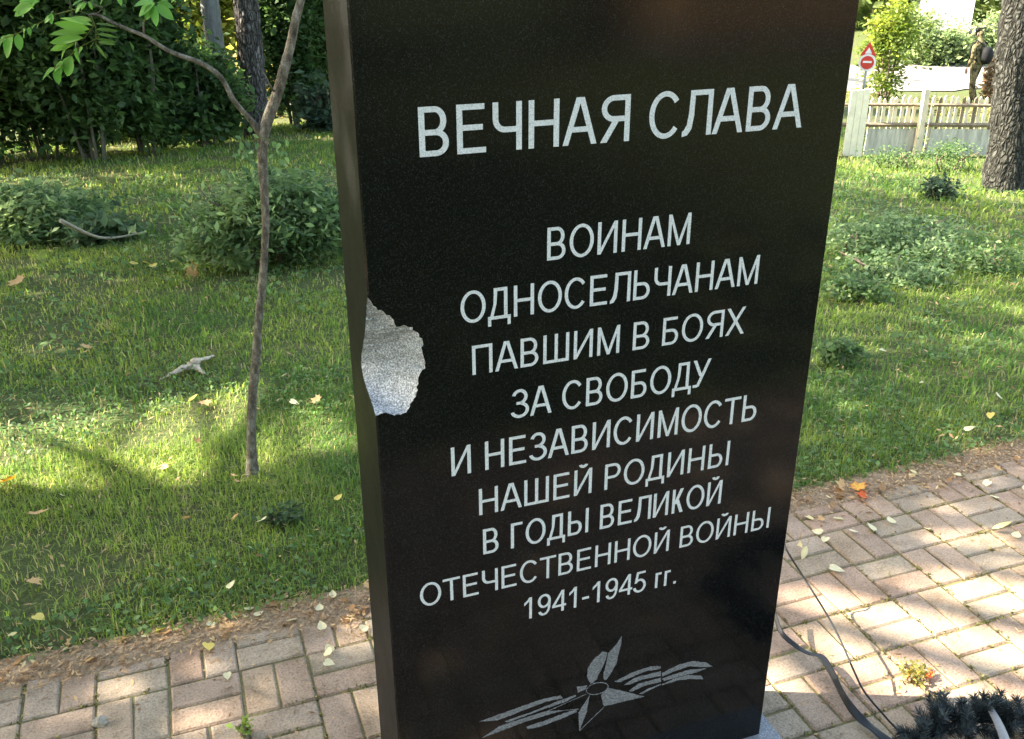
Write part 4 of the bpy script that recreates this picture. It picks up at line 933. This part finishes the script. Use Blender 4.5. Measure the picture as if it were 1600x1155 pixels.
def person():
    D = 28.2; B = at_dist(1517, 148, D); B[2] = gz(B[0], B[1]); o = empty('person', tuple(B)); setp(o, 'person in tan camouflage clothes and dark cap with a black backpack standing by the road', 'person')
    top = at_dist(1517, 45, D)[2]-B[2]; S = top/1.78
    right = np.array([math.cos(YAW+.45), -math.sin(YAW+.45), 0]); fw = -right*.85+np.array([math.sin(YAW+.45), math.cos(YAW+.45), 0])*.5; fw /= np.linalg.norm(fw); rt = np.cross(fw, [0, 0, 1])   # walks towards the left, half turned away
    def W(f_, r_, z): return tuple((fw*f_+rt*r_+np.array([0, 0, z]))*S)
    def skin(name, nodes, edges, mat, sub=2, root=0):
        me = bpy.data.meshes.new(name); me.from_pydata([W(*q[:3]) for q in nodes], edges, []); me.update()
        ob = link(name, me, mat, o); md = ob.modifiers.new('skin', 'SKIN'); sv = me.skin_vertices[0].data if len(me.skin_vertices) else None
        if sv is None:
            bm = bmesh.new(); bm.from_mesh(me); bm.verts.layers.skin.verify(); bm.to_mesh(me); bm.free(); sv = me.skin_vertices[0].data
        for q, s_ in zip(nodes, sv): s_.radius = (q[3]*S, (q[4] if len(q) > 4 else q[3])*S); s_.use_root = False
        sv[root].use_root = True; md.use_smooth_shade = True
        sb = ob.modifiers.new('sub', 'SUBSURF'); sb.levels = sub; sb.render_levels = sub
        return ob
    skinm = simple('skin', (.32, .19, .14), .6, .1, 10, 0)
    m, n, b = new_mat('camouflage', .9, (.3, .25, .13), .1); t = noise(n, 9, 3, .5)
    r = ramp(n, t.outputs[0], [(.36, (.04, .035, .018)), (.44, (.12, .10, .05)), (.54, (.20, .165, .09)), (.62, (.06, .06, .028))]); r.color_ramp.interpolation = 'CONSTANT'; n.links.new(r.outputs[0], b.inputs['Base Color'])
    N = [(0, 0, .95, .14, .12), (0, 0, 1.15, .15, .12), (0, 0, 1.38, .17, .13), (0, 0, 1.48, .10), (0.02, 0, 1.56, .055), (.04, 0, 1.68, .09), (.03, 0, 1.755, .06),
         (0, .20, 1.40, .065), (-.03, .27, 1.15, .05), (.06, .27, .92, .042), (0, -.20, 1.40, .065), (-.03, -.27, 1.15, .05), (.05, -.27, .92, .042),
         (.02, .10, .88, .105), (.10, .11, .50, .068), (.03, .11, .12, .05), (.14, .11, .045, .045), (-.02, -.10, .88, .105), (-.06, -.11, .50, .068), (-.22, -.11, .13, .05), (-.12, -.11, .045, .045)]
    E = [(0, 1), (1, 2), (2, 3), (3, 4), (4, 5), (5, 6), (2, 7), (7, 8), (8, 9), (2, 10), (10, 11), (11, 12), (0, 13), (13, 14), (14, 15), (15, 16), (0, 17), (17, 18), (18, 19), (19, 20)]
    skin('body', N, E, m)
    skin('face', [(.06, 0, 1.60, .060), (.065, 0, 1.67, .080), (.06, 0, 1.73, .062)], [(0, 1), (1, 2)], skinm)
    mb = MB()
    for s in (-1, 1):
        blob(mb, W(.145, s*.03, 1.685), (.010*S,)*3, 3, 8, 6)
    mb.build('eyes', simple('eye', (.05, .04, .03), .3, 0, 5, 0), o, True)
    mb = MB(); mb.tube([W(.13, 0, 1.69), W(.165, 0, 1.65), W(.14, 0, 1.64)], [.01*S, .016*S, .01*S], 6); mb.tube([W(.135, -.025, 1.61), W(.142, 0, 1.61), W(.135, .025, 1.61)], .006*S, 5)
    for s in (-1, 1): blob(mb, W(.05, s*.085, 1.665), (.018*S, .012*S, .03*S), 2, 8, 6)
    mb.build('nose_and_ears', skinm, o, True)
    cap = simple('dark_cap', (.045, .05, .04), .9, .2, 20, .1)
    skin('cap', [(.02, 0, 1.72, .096, .09), (.03, 0, 1.775, .075, .07), (.14, 0, 1.725, .05, .016)], [(0, 1), (0, 2)], cap)
    pk = simple('black_backpack', (.006, .006, .007), .8, .3, 30, .2)
    skin('backpack', [(-.20, 0, .98, .13, .11), (-.25, 0, 1.18, .18, .14), (-.20, 0, 1.42, .14, .11)], [(0, 1), (1, 2)], pk)
    mb = MB()
    for s in (-1, 1): mb.tube([W(-.12, s*.10, 1.45), W(.02, s*.12, 1.53), W(.15, s*.11, 1.40), W(.14, s*.13, 1.20), W(-.1, s*.16, 1.05)], .018*S, 6)
    mb.build('strap', pk, o, True)
    for s in (-1, 1):
        c0 = W(.065, s*.27, .86)
        hand = MB(); blob(hand, c0, (.025*S, .025*S, .05*S), 5, 8, 6)
        for k in range(4): f0 = -.028+.018*k; hand.tube([W(.065+f0, s*.27, .83), W(.07+f0, s*.265, .79), W(.085+f0, s*.25, .762-.006*(k % 2))], [.009*S, .008*S, .006*S], 6)
        hand.tube([W(.10, s*.255, .87), W(.115, s*.24, .83)], [.010*S, .007*S], 6)
        hand.build('hand', skinm, o, True)
    bt = simple('dark_boots', (.05, .04, .03), .7, .2, 20, .1)
    for f_, s in ((.03, 1), (-.20, -1)):
        skin('boot', [(f_-.03, s*.11, .06, .055, .06), (f_+.08, s*.11, .045, .05, .045), (f_+.18, s*.11, .04, .045, .035)], [(0, 1), (1, 2)], bt)
person()

yg0, yg1 = (.10, .15, .025), (.30, .32, .06)
shrub(1388, 128, 105, 150, 3600, yg0, yg1, 'sunlit yellow green young tree behind the fence above the road sign', None, .13, 'broadleaf_tree', 27, 5, 61, k=34, ratio=.5, fill=.2)
BG = 'sunlit bushes across the road'
for i, (px, w_, h_, D, lab) in enumerate(((1455, 90, 58, 36, 'sunlit bush across the road left of the person'), (1500, 100, 58, 37, 'sunlit bush across the road behind the person'), (1555, 90, 66, 36, 'sunlit bush across the road right of the person'), (1425, 60, 70, 38, 'taller bush across the road behind the young tree'))):
    shrub(px, 101, w_, h_, 2600, (.10, .15, .06), (.34, .39, .18), lab, BG, .2, 'shrub', None, 5, 70+i, ratio=.5)
shrub(1552, 140, 36, 72, 900, (.20, .13, .07), (.42, .32, .2), 'dry brown bush beside the person at the edge of the pine trunk', None, .14, 'shrub', 28.5, 6, 80)
for i, (px, D) in enumerate(((1340, 27), (1500, 24), (1555, 23), (1460, 25))):
    shrub(px, 150, 70, 18, 500, (.16, .18, .05), (.36, .32, .12), 'low dry grass tuft behind the fence', 'dry grass tufts behind the fence', .12, 'weed_plant', D, 3, 90+i, ratio=.2)

def house_wall():
    P = at_dist(1478, 30, 48.0); g = gz(P[0], P[1]); o = empty('house', (P[0], P[1], g), -YAW-.3); setp(o, 'white sunlit house wall far behind the road at the upper right', 'house')
    s = depth(P)/FPX; wd = s*75
    MB().box((0, wd*.5, 1.6), (wd, wd, 3.6)).build('wall', simple('white_plaster', (.78, .76, .72), .9, .08, 1.5, .1), o)
    V = [(-wd*.56, -.3, 3.4), (wd*.56, -.3, 3.4), (wd*.56, wd+.3, 3.4), (-wd*.56, wd+.3, 3.4), (-wd*.56, wd*.5, 5.0), (wd*.56, wd*.5, 5.0)]
    mesh_py('roof', V, [(0, 1, 5, 4), (2, 3, 4, 5), (0, 4, 3), (1, 2, 5), (0, 3, 2, 1)], simple('roof_sheet', (.25, .2, .18), .7, .2, 6, .2), o)
    MB().box((0, -.03, .12), (wd+.1, .06, .5)).build('foundation', simple('dark_base', (.12, .11, .10), .9, .3, 8, .3), o)
    for k in (-1, 1):
        fr_ = MB().box((-wd*.5-.03, wd*(.5+k*.22), 2.2), (.08, 1.0, 1.2)).build('window', simple('window_frame', (.7, .68, .62), .6, .1, 8, 0), o)
        MB().box((-wd*.5-.075, wd*(.5+k*.22), 2.2), (.02, .82, 1.0)).build('pane', simple('window_glass', (.03, .035, .04), .08, .1, 3, 0, .5), fr_)
house_wall()
def car():
    P = at_dist(1545, 45, 44.0); g = gz(P[0], P[1]); o = empty('parked_car', (P[0], P[1], g), -YAW-.45); setp(o, 'dark grey parked car far behind the road beside the pine trunk', 'car')
    pt = simple('dark_car_paint', (.03, .032, .04), .3, .1, 3, 0, .5); gl = bpy.data.materials['window_glass']; tyre = simple('tyre', (.02, .02, .02), .9, .2, 30, .2); rim = simple('rim', (.4, .4, .4), .35, .1, 10, 0, metal=.8)
    prof = [(-2.1, .35), (-2.15, .62), (-2.05, .85), (-1.0, .98), (-.45, 1.40), (.95, 1.44), (1.6, 1.02), (2.1, .95), (2.15, .55), (2.05, .35)]
    V = []; n_ = len(prof)
    for y in (-.85, .85): V += [(x, y*(.82 if z > 1.2 else 1), z) for x, z in prof]
    mesh_py('body', V, [tuple(range(n_)), tuple(range(2*n_-1, n_-1, -1))]+[(k, k+n_, (k+1) % n_+n_, (k+1) % n_) for k in range(n_)], pt, o)
    for x in (-1.35, 1.35):
        for y in (-.8, .8):
            w_ = MB().tube([(x, y-.1, .32), (x, y+.1, .32)], .32, 20).build('wheel', tyre, o, False); MB().tube([(x, y-.11, .32), (x, y+.11, .32)], .19, 16).build('rim', rim, w_)
    for y in (-.80, .80):
        s = 1 if y > 0 else -1
        mesh_py('side_window', [(-.85, y*1.01, 1.03), (1.35, y*1.01, 1.05), (.9, y*.91, 1.36), (-.42, y*.91, 1.34)], [(0, 1, 2, 3)], gl, o)
    mesh_py('windscreen', [(-1.0, -.7, 1.0), (-1.0, .7, 1.0), (-.47, .6, 1.395), (-.47, -.6, 1.395)], [(0, 1, 2, 3)], gl, o)
    for y in (-.6, .6): MB().box((-2.12, y, .72), (.1, .32, .14), ch=.02).build('headlight', simple('lamp_glass', (.7, .7, .7), .15, .05, 4, 0, .5), o)
    MB().box((-2.16, 0, .5), (.04, .5, .12)).build('number_plate', bpy.data.materials['sign_white'], o)
car()
q = at_dist(1509, 45, 54.0); t = empty('pine_tree', (q[0], q[1], gz(q[0], q[1]))); setp(t, 'dark trunk far behind the road between the white house and the car', 'tree')
trunk_mesh('trunk', [(0, 0, -.2), (0, 0, 3), (.2, 0, 7)], [.26, .23, .1], MAT['bark_dark'], t, .1, 24, 60, .3)
rng = np.random.default_rng(26); P, cl = clump_points(2500, (.2, 0, 7.5), (2, 2, 2), 25, rng, .2)
v, f, c = leaf_batch(P, .25, .4, .3, mixcols(len(P), (.03, .06, .015), (.08, .12, .03), rng, .2, cl), rng=rng); mesh_quads('crown', v, f, MAT['leaf'], t, c)
P = ground(1456, 96); g = gz(P[0], P[1]); o = empty('bench', (P[0], P[1], g), -YAW-.2); setp(o, 'small low white topped bench at the far roadside', 'bench')
s = depth(P)/FPX; hh = s*16
MB().box((0, 0, hh), (s*30, s*24, .12), ch=.02).build('seat', bpy.data.materials['white_plaster'], o)
for k in (-1, 1): MB().box((k*s*11, 0, hh/2-.06), (s*4, s*18, hh-.1), ch=.02).build('leg', bpy.data.materials['dark_base'], o)

# far belt of trees closing the view
def far_belt():
    rng = np.random.default_rng(77); N = 42000; a = YAW+(rng.random(N)*2-1)*.75; D = 62+rng.random(N)*14
    x = CAM[0]+D*np.sin(a); y = CAM[1]+D*np.cos(a); z = gz_np(x, y)+rng.random(N)**1.2*(7+6*vnoise(a*14, a*0+1.0))
    cl = vnoise(a*60, z*.5)
    v, f, c = leaf_batch(np.stack([x, y, z], -1), .75, .6, .4, mixcols(N, (.06, .10, .025), (.18, .22, .06), rng, .2, cl), rng=rng)
    setp(mesh_quads('far_wood', v, f, MAT['leaf'], cols=c), 'belt of sunlit trees far behind the road', 'wood', kind='stuff')
far_belt()
# behind the photographer (seen only as a reflection in the stone)
def rear():
    for i, (x, y, h, r_) in enumerate(((-2.5, -13, 9, 3.2), (3.0, -15, 10, 3.6), (8.5, -16, 9, 3.4), (-7, -11, 9, 3.2))):
        t = empty('deciduous_tree', (x, y, 0)); setp(t, 'tall leafy tree behind the photographer, mirrored in the stone', 'tree', 'trees behind the photographer')
        trunk_mesh('trunk', [(0, 0, -.1), (.1, 0, h*.5), (0, .1, h*.9)], [.22, .16, .04], MAT['bark_dark'], t, n=16, m=30, fl=.3)
        rng = np.random.default_rng(90+i); P, cl = clump_points(4000, (0, 0, h*.55), (r_, r_, h*.48), 40, rng, .22)
        v, f, c = leaf_batch(P, .3, .6, .4, mixcols(len(P), dk0, dk1, rng, .2, cl), rng=rng); mesh_quads('crown', v, f, MAT['leaf'], t, c)
def rear_house():
    o = empty('house', (10.6, -12.6, 0)); setp(o, 'brown wooden house behind the photographer, mirrored at the top of the stone', 'house')
    wd_ = simple('brown_boards', (.30, .19, .10), .85, .3, 5, .4, stretch=(1, 1, 6)); wh = bpy.data.materials['window_frame']; gl = bpy.data.materials['window_glass']
    MB().box((0, -2, 1.75), (5.2, 4, 2.7)).build('wall', wd_, o); MB().box((0, -2, .2), (5.3, 4.1, .4)).build('foundation', bpy.data.materials['dark_base'], o)
    mesh_py('roof', [(-3, .5, 3), (3, .5, 3), (3, -4.5, 3), (-3, -4.5, 3), (-3, -2, 4.6), (3, -2, 4.6)], [(0, 1, 5, 4), (2, 3, 4, 5), (0, 4, 3), (1, 2, 5), (0, 3, 2, 1)], bpy.data.materials['roof_sheet'], o)
    for x in (-1.5, .1, 1.7):
        f = MB().box((x, .03, 1.9), (.95, .08, 1.25)).build('window', wh, o); MB().box((x, .08, 1.9), (.75, .03, 1.05)).build('pane', gl, f)
rear(); rear_house()
